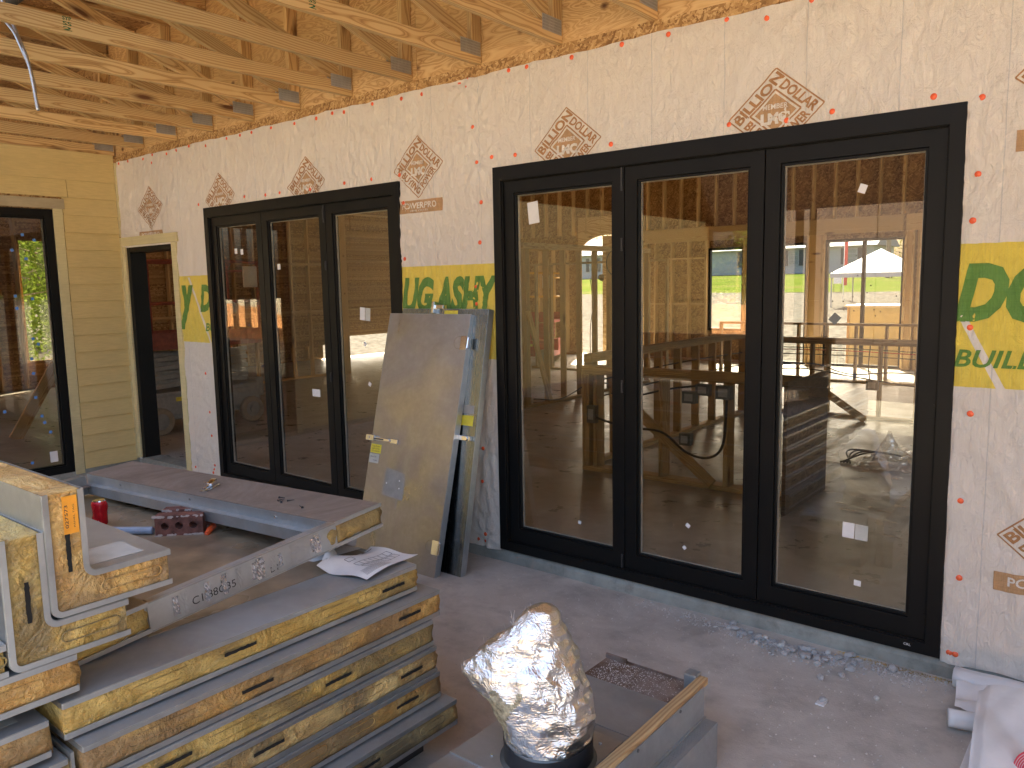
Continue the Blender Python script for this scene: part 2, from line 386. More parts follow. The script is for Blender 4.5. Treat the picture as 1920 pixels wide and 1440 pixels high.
simple('cloth_white', (0.74, 0.74, 0.74), 0.55, 0, 0.06, 6, 0.2)
simple('tape_pink', (0.75, 0.06, 0.10), 0.35)
simple('house_white', (0.30, 0.33, 0.37), 0.7, 0, 0.05)
simple('roof_slate', (0.10, 0.12, 0.15), 0.8, 0, 0.2, 3)
simple('shutter_dark', (0.05, 0.055, 0.07), 0.6)
simple('tent_white', (0.35, 0.37, 0.40), 0.6, 0, 0.03)
simple('trailer_dark', (0.06, 0.06, 0.065), 0.5)
simple('bark', (0.20, 0.16, 0.12), 0.9, 0, 0.3, 12, 0.5)
simple('clay', (0.46, 0.22, 0.09), 0.95, 0, 0.3, 3, 0.6, 0.0)
simple('dry_ground', (0.40, 0.35, 0.25), 0.95, 0, 0.3, 3, 0.6, 0.0)
simple('gravel_lot', (0.085, 0.08, 0.072), 0.95, 0, 0.45, 6, 0.6, 0.0)
def grass_mat():
    N = NT('lawn'); p = N.pos()
    n = N.noise(p, 0.35, 6, 0.65); f = N.noise(p, 9, 5, 0.7)
    c = N.ramp(n, [(0.35, (0.03, 0.048, 0.008)), (0.5, (0.05, 0.062, 0.012)), (0.66, (0.075, 0.06, 0.032))])
    c = N.mix(N.math('MULTIPLY', f, 0.5), c, (0.06, 0.09, 0.02)); N.pbr(c, 0.9, 0, N.bump(f, 0.6, 0.05), 0.0); M['lawn'] = N.m
grass_mat()
def leaf_mat(name, a, b):
    N = NT(name); r = N.noise(N.coord(), 1.3, 4)
    c = N.ramp(r, [(0.3, a), (0.7, b)])
    d = N.n("ShaderNodeBsdfDiffuse"); t = N.n("ShaderNodeBsdfTranslucent"); N.link(c, d.inputs[0]); N.link(c, t.inputs[0])
    mx = N.n("ShaderNodeMixShader"); mx.inputs[0].default_value = 0.45
    N.link(d.outputs[0], mx.inputs[1]); N.link(t.outputs[0], mx.inputs[2]); N.link(mx.outputs[0], N.out.inputs[0]); M[name] = N.m
leaf_mat('leaf_green', (0.09, 0.15, 0.02), (0.18, 0.24, 0.04))
leaf_mat('leaf_olive', (0.12, 0.12, 0.03), (0.22, 0.19, 0.06))
def plastic_mat():
    N = NT('clear_plastic'); c = N.coord()
    b = N.n("ShaderNodeBsdfGlossy"); b.inputs['Roughness'].default_value = 0.08; b.inputs[0].default_value = (0.9, 0.9, 0.95, 1)
    t = N.n("ShaderNodeBsdfTransparent"); bn = N.bump(N.vor(c, 18, 'F1', 'Distance'), 0.8, 0.02); N.link(bn, b.inputs['Normal'])
    mx = N.n("ShaderNodeMixShader"); mx.inputs[0].default_value = 0.35
    N.link(t.outputs[0], mx.inputs[1]); N.link(b.outputs[0], mx.inputs[2]); N.link(mx.outputs[0], N.out.inputs[0]); M['clear_plastic'] = N.m
plastic_mat()
# ------------------------------------------------------------------ geometry helpers
W = {}
def wm(o): return W.get(o.name, Matrix.Identity(4)) if o is not None else Matrix.Identity(4)
def setw(o, mat, parent=None):
    if parent is not None: o.parent = parent
    o.matrix_basis = wm(parent).inverted() @ mat if parent is not None else mat
    W[o.name] = mat.copy()
def tag(o, label=None, cat=None, group=None, kind=None):
    if label: o['label'] = label
    if cat: o['category'] = cat
    if group: o['group'] = group
    if kind: o['kind'] = kind
    return o
def thing(name, label, cat, loc=(0, 0, 0), group=None, rotz=0.0):
    o = bpy.data.objects.new(name, None); COL.objects.link(o); o.empty_display_size = 0.1
    setw(o, Matrix.Translation(Vector(loc)) @ Matrix.Rotation(rotz, 4, 'Z')); return tag(o, label, cat, group)

class MB:
    """collects faces in the frame `mat`; build() links them as one object"""
    def __init__(self): self.v = []; self.f = []; self.m = []; self.mats = []
    def _mi(self, mat):
        if mat not in self.mats: self.mats.append(mat)
        return self.mats.index(mat)
    def add(self, vs, fs, mat=None, T=None):
        o = len(self.v)
        self.v += [tuple(T @ Vector(p)) for p in vs] if T is not None else [tuple(p) for p in vs]
        self.f += [tuple(i+o for i in f) for f in fs]
        self.m += [self._mi(mat) if mat else 0]*len(fs)
        return self
    def box(self, x0, x1, y0, y1, z0, z1, mat=None, T=None):
        vs = [(x, y, z) for z in (z0, z1) for y in (y0, y1) for x in (x0, x1)]
        return self.add(vs, [(0, 2, 3, 1), (4, 5, 7, 6), (0, 1, 5, 4), (2, 6, 7, 3), (0, 4, 6, 2), (1, 3, 7, 5)], mat, T)
    def cyl(self, c0, c1, r0, r1=None, n=12, mat=None, cap=True, T=None):
        r1 = r0 if r1 is None else r1
        c0, c1 = Vector(c0), Vector(c1); d = (c1-c0).normalized()
        a = d.orthogonal().normalized(); b = d.cross(a)
        vs = []
        for c, r in ((c0, r0), (c1, r1)):
            for k in range(n):
                t = 2*math.pi*k/n; vs.append(tuple(c + r*(math.cos(t)*a + math.sin(t)*b)))
        fs = [(k, (k+1) % n, n+(k+1) % n, n+k) for k in range(n)]
        if cap: fs += [tuple(range(n-1, -1, -1)), tuple(range(n, 2*n))]
        return self.add(vs, fs, mat, T)
    def tube(self, pts, r, n=8, mat=None, T=None, closed=False):
        P = [Vector(p) for p in pts]; vs = []; m = len(P)
        prev = None
        for i, p in enumerate(P):
            if closed: d = (P[(i+1) % m]-P[i-1]).normalized()
            else: d = (P[min(i+1, m-1)]-P[max(i-1, 0)]).normalized()
            if prev is None: a = d.orthogonal().normalized()
            else: a = (prev - d*prev.dot(d)).normalized()
            prev = a; b = d.cross(a)
            rr = r[i] if isinstance(r, (list, tuple)) else r
            for k in range(n):
                t = 2*math.pi*k/n; vs.append(tuple(p + rr*(math.cos(t)*a+math.sin(t)*b)))
        fs = []
        for i in range(m if closed else m-1):
            for k in range(n):
                a0, a1 = i*n+k, i*n+(k+1) % n; j = (i+1) % m
                fs.append((a0, a1, j*n+(k+1) % n, j*n+k))
        if not closed: fs += [tuple(range(n-1, -1, -1)), tuple(range((m-1)*n, m*n))]
        return self.add(vs, fs, mat, T)
    def prism(self, poly, axis, a0, a1, mat=None, T=None):
        """poly: 2D points; extruded along axis ('x','y','z')"""
        def P(p, a):
            return {'x': (a, p[0], p[1]), 'y': (p[0], a, p[1]), 'z': (p[0], p[1], a)}[axis]
        n = len(poly); vs = [P(p, a0) for p in poly]+[P(p, a1) for p in poly]
        fs = [tuple(range(n-1, -1, -1)), tuple(range(n, 2*n))]+[(i, (i+1) % n, n+(i+1) % n, n+i) for i in range(n)]
        return self.add(vs, fs, mat, T)
    def build(self, name, mat=None, parent=None, Mw=None, smooth=False, bevel=0.0, seg=2, jitter=0.0):
        me = bpy.data.meshes.new(name); me.from_pydata(self.v, [], self.f); me.validate()
        mats = self.mats or [mat]
        for k in mats: me.materials.append(M[k])
        if self.mats:
            for p, i in zip(me.polygons, self.m): p.material_index = i
        bm = bmesh.new(); bm.from_mesh(me); bmesh.ops.recalc_face_normals(bm, faces=bm.faces)
        if bevel:
            ed = [e for e in bm.edges if len(e.link_faces) == 2 and e.calc_face_angle(0) > 0.6]
            bmesh.ops.bevel(bm, geom=ed, offset=bevel, segments=seg, affect='EDGES', profile=0.6)
        bm.to_mesh(me); bm.free()
        if smooth:
            for p in me.polygons: p.use_smooth = True
        return link(name, me, parent, Mw)
def link(name, me, parent=None, Mw=None):
    o = bpy.data.objects.new(name, me); COL.objects.link(o)
    if Mw is None: Mw = wm(parent)
    setw(o, Mw, parent); return o
def box(name, mat, x0, x1, y0, y1, z0, z1, parent=None, bevel=0.0, Mw=None, local=False):
    """axis box in WORLD coordinates (or parent's frame when local), origin at its centre"""
    c = Vector(((x0+x1)/2, (y0+y1)/2, (z0+z1)/2)); h = ((x1-x0)/2, (y1-y0)/2, (z1-z0)/2)
    key = (round(h[0], 4), round(h[1], 4), round(h[2], 4), mat, bevel)
    base = Mw if Mw is not None else (wm(parent) if local else Matrix.Identity(4))
    T = base @ Matrix.Translation(c)
    if key in _bc: return link(name, _bc[key], parent, T)
    b = MB().box(-h[0], h[0], -h[1], h[1], -h[2], h[2])
    o = b.build(name, mat, parent, T, bevel=bevel, seg=1); _bc[key] = o.data; return o
_bc = {}
def lumber(name, mat, p0, p1, w, h, parent=None, up=(0, 0, 1), bevel=0.003):
    """a stick from p0 to p1 (centre line); w across, h along `up`; grain along it"""
    p0, p1 = Vector(p0), Vector(p1); L = (p1-p0).length; x = (p1-p0).normalized()
    u = Vector(up); y = u.cross(x).normalized(); z = x.cross(y)
    T = Matrix(((x.x, y.x, z.x, 0), (x.y, y.y, z.y, 0), (x.z, y.z, z.z, 0), (0, 0, 0, 1)))
    T = Matrix.Translation((p0+p1)/2) @ T
    key = ('l', round(L, 2), round(w, 3), round(h, 3), mat)
    if key in _bc: return link(name, _bc[key], parent, T)
    o = MB().box(-L/2, L/2, -w/2, w/2, -h/2, h/2).build(name, mat, parent, T, bevel=bevel, seg=1)
    _bc[key] = o.data; return o
def copy_tree(o, Mw, parent=None):
    c = o.copy(); COL.objects.link(c)
    c.parent = parent
    if parent is None: c.matrix_basis = Mw; W[c.name] = Mw.copy()
    else: W[c.name] = wm(parent) @ c.matrix_basis
    for ch in list(o.children): copy_tree(ch, None, c)
    return c
def frame(o, x, y, z=None):
    x = Vector(x).normalized(); y = Vector(y); z = x.cross(y).normalized() if z is None else Vector(z); y = z.cross(x)
    return Matrix.Translation(Vector(o)) @ Matrix(((x.x, y.x, z.x, 0), (x.y, y.y, z.y, 0), (x.z, y.z, z.z, 0), (0, 0, 0, 1)))

# ---- text to flat outline
_tc = {}
def text_mesh(body, offset=0.0, shear=0.0, spacing=1.0):
    """verts scaled to a 1x1 box, plus faces"""
    k = (body, offset, shear, spacing)
    if k in _tc: return _tc[k]
    cu = bpy.data.curves.new("lettering", 'FONT'); cu.body = body; cu.offset = offset; cu.shear = shear
    cu.space_character = spacing; cu.resolution_u = 3; cu.fill_mode = 'FRONT'
    ob = bpy.data.objects.new("lettering", cu); COL.objects.link(ob)
    me = ob.evaluated_get(bpy.context.evaluated_depsgraph_get()).to_mesh()
    vs = [v.co.copy() for v in me.vertices]; fs = [tuple(p.vertices) for p in me.polygons]
    x0, x1 = min(v.x for v in vs), max(v.x for v in vs); y0, y1 = min(v.y for v in vs), max(v.y for v in vs)
    vs = [((v.x-x0)/(x1-x0), (v.y-y0)/(y1-y0)) for v in vs]
    bpy.data.objects.remove(ob); bpy.data.curves.remove(cu)
    _tc[k] = (vs, fs); return vs, fs
def text_on(mb, body, fn, mat=None, **kw):
    """fn maps (u,v) in the unit box to 3D"""
    vs, fs = text_mesh(body, **kw); mb.add([fn(u, v) for u, v in vs], fs, mat); return mb
def on_plane(o, ux, uy):
    o, ux, uy = Vector(o), Vector(ux), Vector(uy)
    return lambda u, v: tuple(o+ux*u+uy*v)
# ================================================================== setting: ground, floors, kerb
def sheet(name, mat, x0, x1, y0, y1, z, th=0.1):
    return tag(box(name, mat, x0, x1, y0, y1, z-th, z), kind='structure')
sheet('porch_floor', 'porch_concrete', -4.95, 7.0, -4.4, 0.0, 0.0, 0.14)
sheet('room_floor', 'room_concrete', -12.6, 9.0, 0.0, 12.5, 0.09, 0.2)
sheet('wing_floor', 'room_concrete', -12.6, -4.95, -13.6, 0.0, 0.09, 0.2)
# ground: red clay in front, gravel lot behind rising to a lawn; one sheet
def ground():
    xs = np.concatenate([np.linspace(-160, -20, 15), np.linspace(-18, 20, 20), np.linspace(25, 160, 14)])
    ys = np.concatenate([np.linspace(-160, -30, 14), np.linspace(-28, 0, 15), np.linspace(2, 12, 6), np.linspace(14, 100, 44), np.linspace(110, 220, 6)])
    def gz(x, y):
        z = -0.12
        if y > 14: z = -0.12 + 1.25*min(1, (y-14)/24.0)
        if y > 38: z += 1.25*min(1, (y-38)/42.0)
        if y < -9: z = -0.12-0.03*min(10, -9-y)
        return z
    def strip(name, mat, sel, kind='structure', dz=0.0):
        v = []; f = []
        yy = [y for y in ys if sel(y)]
        for y in yy:
            for x in xs: v.append((x, y, gz(x, y)+dz+rnd.uniform(-0.015, 0.015)))
        n = len(xs)
        for j in range(len(yy)-1):
            for i in range(n-1): f.append((j*n+i, j*n+i+1, (j+1)*n+i+1, (j+1)*n+i))
        MB().add(v, f).build(name, mat, smooth=True)
        o = bpy.data.objects[name]; tag(o, kind=kind); return o
    strip('ground', 'dry_ground', lambda y: y <= 0.1)
    strip('gravel_lot', 'gravel_lot', lambda y: -0.1 <= y <= 38.1)
    strip('lawn', 'lawn', lambda y: y >= 37.9)
    return gz
GZ = ground()
# kerb: the concrete stem the doors stand on, a little uneven
def kerb():
    b = MB(); xs = np.linspace(-4.95, 4.6, 90)
    pr = []
    for i, x in enumerate(xs):
        e = 0.006*math.sin(x*5.1)+0.005*math.sin(x*13.7+1); t = 0.004*math.sin(x*8.3+2)
        pr.append([(x, -0.018+e*0.4, -0.01), (x, -0.014+e*0.5, 0.05), (x, -0.004+e*0.3, 0.082+t*0.4), (x, 0.006, 0.089), (x, 0.17, 0.089), (x, 0.17, -0.01)])
    vs = [p for r in pr for p in r]; fs = []
    for i in range(len(pr)-1):
        for k in range(6):
            a = i*6+k; c = i*6+(k+1) % 6; fs.append((a, c, c+6, a+6))
    fs += [tuple(range(6)), tuple(range(len(vs)-6, len(vs)))]
    b.add(vs, fs); o = b.build('kerb', 'kerb_concrete', smooth=False); tag(o, kind='structure')
kerb()
tag(box('kerb', 'kerb_concrete', -5.0, -4.932, -13.6, -0.02, -0.02, 0.085), kind='structure')

# ================================================================== the wrapped wall
NAILS = [(-4.87,3.08),(-4.67,3.08),(-4.39,3.07),(-4.21,3.09),(-3.95,3.07),(-4.23,3.02),(-3.77,3.08),(-3.55,3.09),(-3.27,3.06),(-2.94,3.08),(-2.74,3.08),(-2.57,3.08),(-2.30,3.08),(-1.99,3.07),(-1.72,3.07),(-1.53,3.08),(-1.40,3.07),(-1.09,3.08),(-0.80,3.07),(-0.61,3.07),(-0.27,3.08),(-0.20,3.09),(-0.21,3.05),(0.13,3.09),(0.27,3.085),(0.59,3.08),(0.92,3.085),(1.20,3.08),(1.52,3.085),(1.72,3.05),(1.93,3.08),(-0.17,2.80),(-3.44,2.57),(-2.73,2.58),(-2.43,2.57),(-2.23,2.57),(-1.83,2.56),(-1.43,2.57),(-1.13,2.57),(-0.84,2.57),(-0.81,2.38),(-0.14,2.58),(-0.02,2.60),(0.17,2.59),(0.85,2.57),(-0.11,2.33),(-0.13,2.08),(1.54,2.58),(1.83,2.56),(2.04,2.57),(2.46,2.57),(2.64,2.54),(2.64,2.23),(2.63,2.04),(2.64,1.59),(2.66,1.22),(2.64,0.83),(2.65,0.48),(2.625,0.12),(2.65,0.12),(-0.82,2.00),(-0.17,1.80),(-0.17,1.69),(-0.13,1.07),(-0.14,0.74),(-0.14,0.52),(-0.13,0.16),(-0.20,0.11),(-0.14,0.11),(-3.52,1.05),(-3.49,0.69),(-3.48,0.47),(-3.81,0.13),(-3.47,0.19),(-3.49,0.15),(-3.49,0.12)]
XW0, XW1, ZTOP = -4.93, 4.6, 3.10
OPEN = [(-4.87, -3.95, 0.0, 2.25), (-3.355, -0.85, 0.0, 2.53), (0.0, 2.59, 0.0, 2.53)]
_r = np.random.RandomState(3)
_waves = [(_r.uniform(0, 2*np.pi), f, _r.uniform(0, 2*np.pi), a) for f, a in [(5, .0016), (8, .0014), (12, .0011), (17, .0008), (24, .0006), (31, .0005), (9, .0012), (14, .0009), (22, .0014), (34, .0009), (28, .0011)]]
def wrap_h(x, z):
    x = np.asarray(x, float); z = np.asarray(z, float)
    wx = x+0.08*np.sin(3.1*z+1.3*x)+0.03*np.sin(9*z+4); wz = z+0.07*np.sin(2.3*x+0.7)+0.03*np.sin(11*x)
    h = np.zeros_like(x)
    for ph, f, an, a in _waves:
        d = wx*math.cos(an)+wz*math.sin(an)*0.7
        s = np.sin(d*f*1.6+ph); h = h+a*(1-np.abs(s))**1.5*1.6
    amp = 0.6+0.6*np.sin(1.7*x+0.5)*np.sin(1.3*z+2)
    h = h*(1.1+0.9*amp)
    # sagging diagonal creases on the upper right and puckers that radiate from cap nails
    for i, (nx, nz) in enumerate(NAILS):
        if nz > 3.2: continue
        dx, dz = x-nx, z-nz; r = np.hypot(dx, dz)+1e-4; th = np.arctan2(dz, dx)
        k = 7+(i*5) % 6; big = 1.8 if i in (21, 22, 31, 41, 30, 51, 52, 54, 64, 66) else 1.0
        h = h+big*0.0042*np.exp(-r/(0.10*big))*np.cos(k*th+i)*np.clip(r/0.03, 0, 1)-0.0035*np.exp(-(r/0.03)**2)
    cr = (x-2.1)*0.62+(z-2.85)*0.78
    h = h+0.0022*np.exp(-((x-2.15)**2+(z-2.85)**2)/0.16)*np.sin(cr*0+((x-1.9)*0.75-(z-3.1)*0.66)*52)
    # loose vertical drapes at the foot between the doors
    d2 = np.exp(-((x+0.12)/0.16)**2)*np.exp(-((z-0.55)/0.45)**2); h = h+0.010*d2*np.abs(np.sin((x+0.12+0.12*(z-0.9)*np.sign(x+0.12))*46))
    d3 = np.exp(-((x-2.78)/0.25)**2)*np.exp(-((z-0.75)/0.5)**2); h = h+0.0035*d3*np.sin(((x-2.6)*0.8+(z-0.8)*0.45)*34)
    return np.clip(h*1.15+0.004, 0.0008, 0.023+0.012*((z < 1.25) & (np.abs(x+0.12) < 0.09)))
wall = thing('wrapped_wall', 'long porch wall sheeted in pale housewrap with brown diamond prints and a yellow band', 'wall', (-4.93, 0, 0.09))
def build_wrap():
    step = 0.0165
    def axis_pts(a, b, cuts):
        ks = sorted(set([a, b]+[c for c in cuts if a < c < b])); out = []
        for p, q_ in zip(ks[:-1], ks[1:]):
            n = max(1, int(round((q_-p)/step))); out += list(np.linspace(p, q_, n, endpoint=False))
        return np.array(out+[b])
    xs = axis_pts(XW0, XW1, [o[0] for o in OPEN]+[o[1] for o in OPEN]); zs = axis_pts(0.075, ZTOP, [o[3] for o in OPEN])
    X, Z = np.meshgrid(xs, zs); H = wrap_h(X, Z)
    edge = 0.006*np.sin(X*7)+0.004*np.sin(X*23); Zp = np.where(Z >= ZTOP-1e-6, Z+edge*0.6, Z); Zp = np.where(Z <= 0.0751, Z+edge, Zp)
    vs = np.stack([X, -0.004-H, Zp], -1).reshape(-1, 3)
    nx = len(xs); cx = (xs[:-1]+xs[1:])/2; cz = (zs[:-1]+zs[1:])/2
    CX, CZ = np.meshgrid(cx, cz); keep = np.ones_like(CX, bool)
    for a, b, c, d in OPEN: keep &= ~((CX > a) & (CX < b) & (CZ > c) & (CZ < d))
    J, I = np.nonzero(keep); base = J*nx+I
    fs = np.stack([base, base+1, base+1+nx, base+nx], -1)
    used = np.zeros(len(vs), bool); used[fs.ravel()] = True; remap = np.cumsum(used)-1
    vs = vs[used]; fs = remap[fs]
    me = bpy.data.meshes.new('house_wrap'); me.vertices.add(len(vs)); me.vertices.foreach_set('co', vs.ravel())
    me.loops.add(fs.size); me.loops.foreach_set('vertex_index', fs.ravel().astype(np.int32))
    me.polygons.add(len(fs)); me.polygons.foreach_set('loop_start', np.arange(0, fs.size, 4, dtype=np.int32))
    me.polygons.foreach_set('use_smooth', np.ones(len(fs), bool)); me.update(); me.materials.append(M['house_wrap'])
    link('house_wrap', me, wall, Matrix.Identity(4))
build_wrap()
# sheathing body behind the wrap, in pieces round the openings
for i, (a, b, c, d) in enumerate([(-4.95, -4.87, 0.09, 3.1), (-3.95, -3.355, 0.09, 2.53), (-0.85, 0.0, 0.09, 2.53), (2.59, 4.6, 0.09, 2.53),
                     (-4.87, -3.95, 2.25, 2.53), (-4.87, 4.6, 2.53, 3.1)]):
    box('sheathing', 'osb', a, b, 0.0, 0.014, c, d, wall)
    box('wall_framing', 'pine', a, b, 0.016, 0.15, c, d, wall)
# cap nails
def cap_mesh():
    b = MB(); prof = [(0.0, -0.0052), (0.003, -0.0052), (0.0045, -0.0042), (0.011, -0.0036), (0.0125, -0.0015), (0.0128, 0.0)]
    n = 16; vs = [(0, -0.0052, 0)]; fs = []
    for r, y in prof[1:]:
        for k in range(n): vs.append((r*math.cos(2*math.pi*k/n), y, r*math.sin(2*math.pi*k/n)))
    for k in range(n): fs.append((0, 1+(k+1) % n, 1+k))
    for j in range(len(prof)-2):
        for k in range(n): a = 1+j*n+k; c = 1+j*n+(k+1) % n; fs.append((a, c, c+n, a+n))
    return b.add(vs, fs)
cap0 = None
for nx, nz in NAILS:
    y = -0.004-float(wrap_h(nx, nz))
    Mw = Matrix.Translation((nx, y-0.001, nz)) @ Matrix.Rotation(rnd.uniform(-0.06, 0.06), 4, 'X') @ Matrix.Scale(rnd.uniform(1.0, 1.12), 4)
    if cap0 is None: cap0 = cap_mesh().build('cap_nail', 'nail_orange', wall, Mw, smooth=True)
    else: link('cap_nail', cap0.data, wall, Mw)
# ---- printing: subdivided and laid on the wrap's relief
def print_obj(mb, name, mat, lift=0.0022):
    me = bpy.data.meshes.new(name); me.from_pydata(mb.v, [], mb.f); bm = bmesh.new(); bm.from_mesh(me)
    bmesh.ops.triangulate(bm, faces=bm.faces)
    for _ in range(6):
        es = [e for e in bm.edges if e.calc_length() > 0.03]
        if not es: break
        bmesh.ops.subdivide_edges(bm, edges=es, cuts=1); bmesh.ops.triangulate(bm, faces=[f for f in bm.faces if len(f.verts) > 3])
    for a, b_, c, d in OPEN:
        dead = [f for f in bm.faces if a+0.004 < f.calc_center_median().x < b_-0.004 and f.calc_center_median().z < d-0.004]
        bmesh.ops.delete(bm, geom=dead, context='FACES')
    co = np.array([v.co for v in bm.verts]) if len(bm.verts) else np.zeros((0, 3)); h = wrap_h(co[:, 0], co[:, 2])
    for v, hh in zip(bm.verts, h): v.co.y = -0.004-hh-lift
    for f in bm.faces:
        f.smooth = True
        if f.normal.y > 0: f.normal_flip()
    bm.to_mesh(me); bm.free(); me.materials.append(M[mat]); return link(name, me, wall, Matrix.Identity(4))
def inside_open(x, z): return any(a+0.01 < x < b-0.01 and z < d-0.02 for a, b, c, d in OPEN)
def clip_open(mb):
    keep = [f for f in mb.f if not all(inside_open(mb.v[i][0], mb.v[i][2]) for i in f)]
    mb.f = keep; mb.m = [0]*len(keep)
def diamond(cx, cz, w=0.235, hh=0.205):
    L = Vector((cx-w, 0, cz-0.01)); ur = Vector((w, 0, hh+0.01)); dr = Vector((w, 0, -hh+0.01))
    P = lambda a, b: tuple(L+ur*a+dr*b)
    m = MB()
    def seg(a0, b0, a1, b1, t=0.022):
        # band between two points in (a,b)
        d = Vector((a1-a0, b1-b0)).normalized(); n = Vector((-d.y, d.x))*t/2
        m.add([P(a0+n.x, b0+n.y), P(a1+n.x, b1+n.y), P(a1-n.x, b1-n.y), P(a0-n.x, b0-n.y)], [(0, 1, 2, 3)])
    def loop(pts, t=0.022):
        for p, q_ in zip(pts, pts[1:]+pts[:1]): seg(*p, *q_, t)
    seg(0, 0, 1.0, 0, 0.022); seg(1.0, 0, 1.0, 0.985, 0.022); seg(1.0, 0.985, 0.78, 0.985, 0.022)
    seg(0, 0, 0, 0.985, 0.020); seg(0, 0.985, 0.78, 0.985, 0.020)
    loop([(0.24, 0.24), (0.76, 0.24), (0.76, 0.76), (0.24, 0.76)], 0.026)
    seg(0.22, 0.0, 0.22, 0.24, 0.014)
    T = dict(offset=0.035)
    text_on(m, "BILLION", lambda u, v: P(0.04+u*0.94, 0.215-v*0.175), **T)
    text_on(m, "DOLLAR", lambda u, v: P(0.805+v*0.165, 0.25+u*0.70), **T)
    text_on(m, "BUYING", lambda u, v: P(0.045+v*0.155, 0.28+u*0.64), **T)
    text_on(m, "POWER", lambda u, v: P(0.25+u*0.52, 0.955-v*0.15), **T)
    clip_open(m); print_obj(m, 'diamond_print', 'brown_print')
    f = MB(); f.add([P(0.285, 0.285), P(0.715, 0.285), P(0.715, 0.715), P(0.285, 0.715)], [(0, 1, 2, 3)])
    clip_open(f); print_obj(f, 'diamond_print', 'tan_print', 0.0018)
    t = MB()
    text_on(t, "MEMBER", lambda u, v: (cx-0.062+u*0.124, 0, cz+0.016+v*0.024), offset=0.02)
    text_on(t, "LMC", lambda u, v: (cx-0.072+u*0.144, 0, cz-0.055+v*0.055), offset=0.06)
    clip_open(t); print_obj(t, 'emblem_print', 'pale_print', 0.0032)
def powerpro(cx, cz, w=0.44, h=0.085):
    f = MB().add([(cx-w/2, 0, cz-h/2), (cx+w/2, 0, cz-h/2), (cx+w/2, 0, cz+h/2), (cx-w/2, 0, cz+h/2)], [(0, 1, 2, 3)])
    # clip against openings by splitting into columns
    m = MB(); n = 44
    for i in range(n):
        a, b = cx-w/2+w*i/n, cx-w/2+w*(i+1)/n
        if inside_open((a+b)/2, cz-h/2+0.05): continue
        m.add([(a, 0, cz-h/2), (b, 0, cz-h/2), (b, 0, cz+h/2), (a, 0, cz+h/2)], [(0, 1, 2, 3)])
    if m.f: print_obj(m, 'brand_print', 'tan_print', 0.0018)
    t = MB(); text_on(t, "POWERPRO", lambda u, v: (cx-w*0.38+u*w*0.76, 0, cz-0.015+v*0.042), offset=0.02)
    text_on(t, "HOME CENTER", lambda u, v: (cx-w*0.2+u*w*0.4, 0, cz-0.034+v*0.012))
    clip_open(t)
    if t.f: print_obj(t, 'brand_print', 'pale_print', 0.0032)
for k in range(7):
    diamond(2.99-1.2165*k, 2.605)
    if k in (0, 3, 6): powerpro(2.99-1.2165*k-(0 if k != 6 else 0.02), 2.347)
diamond(3.02, 0.715); powerpro(3.0, 0.50)
def band_text(s, x0, x1, z0, z1, sh=0.28, off=0.055):
    t = MB(); text_on(t, s, lambda u, v: (x0+u*(x1-x0), 0, z0+v*(z1-z0)), offset=off, shear=sh)
    clip_open(t); print_obj(t, 'yard_name_print', 'green_print', 0.0024)
band_text("UG ASHY", -0.845, 0.02, 1.615, 1.872)
band_text("DO", 2.575, 2.965, 1.612, 1.865)
band_text("BUILDING", 2.585, 3.12, 1.420, 1.497, 0.25, 0.02)
band_text("y", -3.90, -3.63, 1.45, 1.86); band_text("DO", -3.53, -3.15, 1.612, 1.865)
band_text("BUILDING", -3.46, -2.9, 1.44, 1.515, 0.25, 0.02)

# ---- above the wrap: ragged OSB rim, then plywood sheets
upper = thing('gable_sheathing', 'knotty plywood sheets nailed above the wrapped wall behind the truss ends', 'wall', (-4.93, 0, 3.1))
for x0 in (-4.95, -3.1, -0.66, 1.78):
    x1 = {-4.95: -3.105, -3.1: -0.665, -0.66: 1.775, 1.78: 4.6}[x0]
    box('osb_rim_board', 'osb', x0, x1, -0.004, 0.012, 3.085, 3.172+rnd.uniform(-0.004, 0.004), upper)
    box('plywood_sheet', 'plywood', x0, x1, 0.002, 0.016, 3.166, 4.30, upper)

# ================================================================== lap siding wall on the left
sid = thing('siding_wall', 'yellow lap siding wall with a tall black window at left', 'wall', (-4.95, -6.8, 0.06))
XS = -4.95
LW = (-1.92, -0.655, 0.06, 2.595)     # window opening incl. frame
def lap(y0, y1, z, h=0.178, t=0.0):
    L = y1-y0; T = Matrix.Translation((XS, (y0+y1)/2, z))
    key = ('lap', round(L, 3), round(h, 3))
    if key in _bc: link('siding_board', _bc[key], sid, T); return
    b = MB(); b.prism([(0.014, 0.0), (0.028, 0.0), (0.012, h), (0.001, h)], 'y', -L/2, L/2)
    # prism 'y': poly=(x,z)
    o = b.build('siding_board', 'siding_yellow', sid, T, bevel=0.001, seg=1); _bc[key] = o.data
zs_l = [0.07+0.1655*i for i in range(18)]
for i, z in enumerate(zs_l):
    segs = [(-13.5, -9.9), (-9.894, -6.3), (-6.294, -2.9), (-2.894, -0.045)] if i % 2 else [(-13.5, -11.7), (-11.694, -8.1), (-8.094, -4.4), (-4.394, -0.045)]
    if i == 16: segs = [(-13.5, -9.9), (-9.894, -6.3), (-6.294, -2.9), (-2.894, -0.51), (-0.505, -0.045)]
    out = []
    for a, b in segs:
        if z < 2.68:       # the window and its trim interrupt the boards
            w0, w1 = LW[0]-0.09, LW[1]+0.095
            if b <= w0 or a >= w1: out.append((a, b))
            else:
                if a < w0: out.append((a, w0))
                if b > w1: out.append((w1, b))
        else: out.append((a, b))
    for a, b in out: lap(a, b, z)
box('frieze_board', 'siding_yellow', XS+0.001, XS+0.016, -13.5, -0.045, 3.05, 3.16, sid)
box('corner_board', 'trim_yellow', XS+0.0, XS+0.024, -0.042, -0.002, 2.36, 3.09, sid, bevel=0.002)
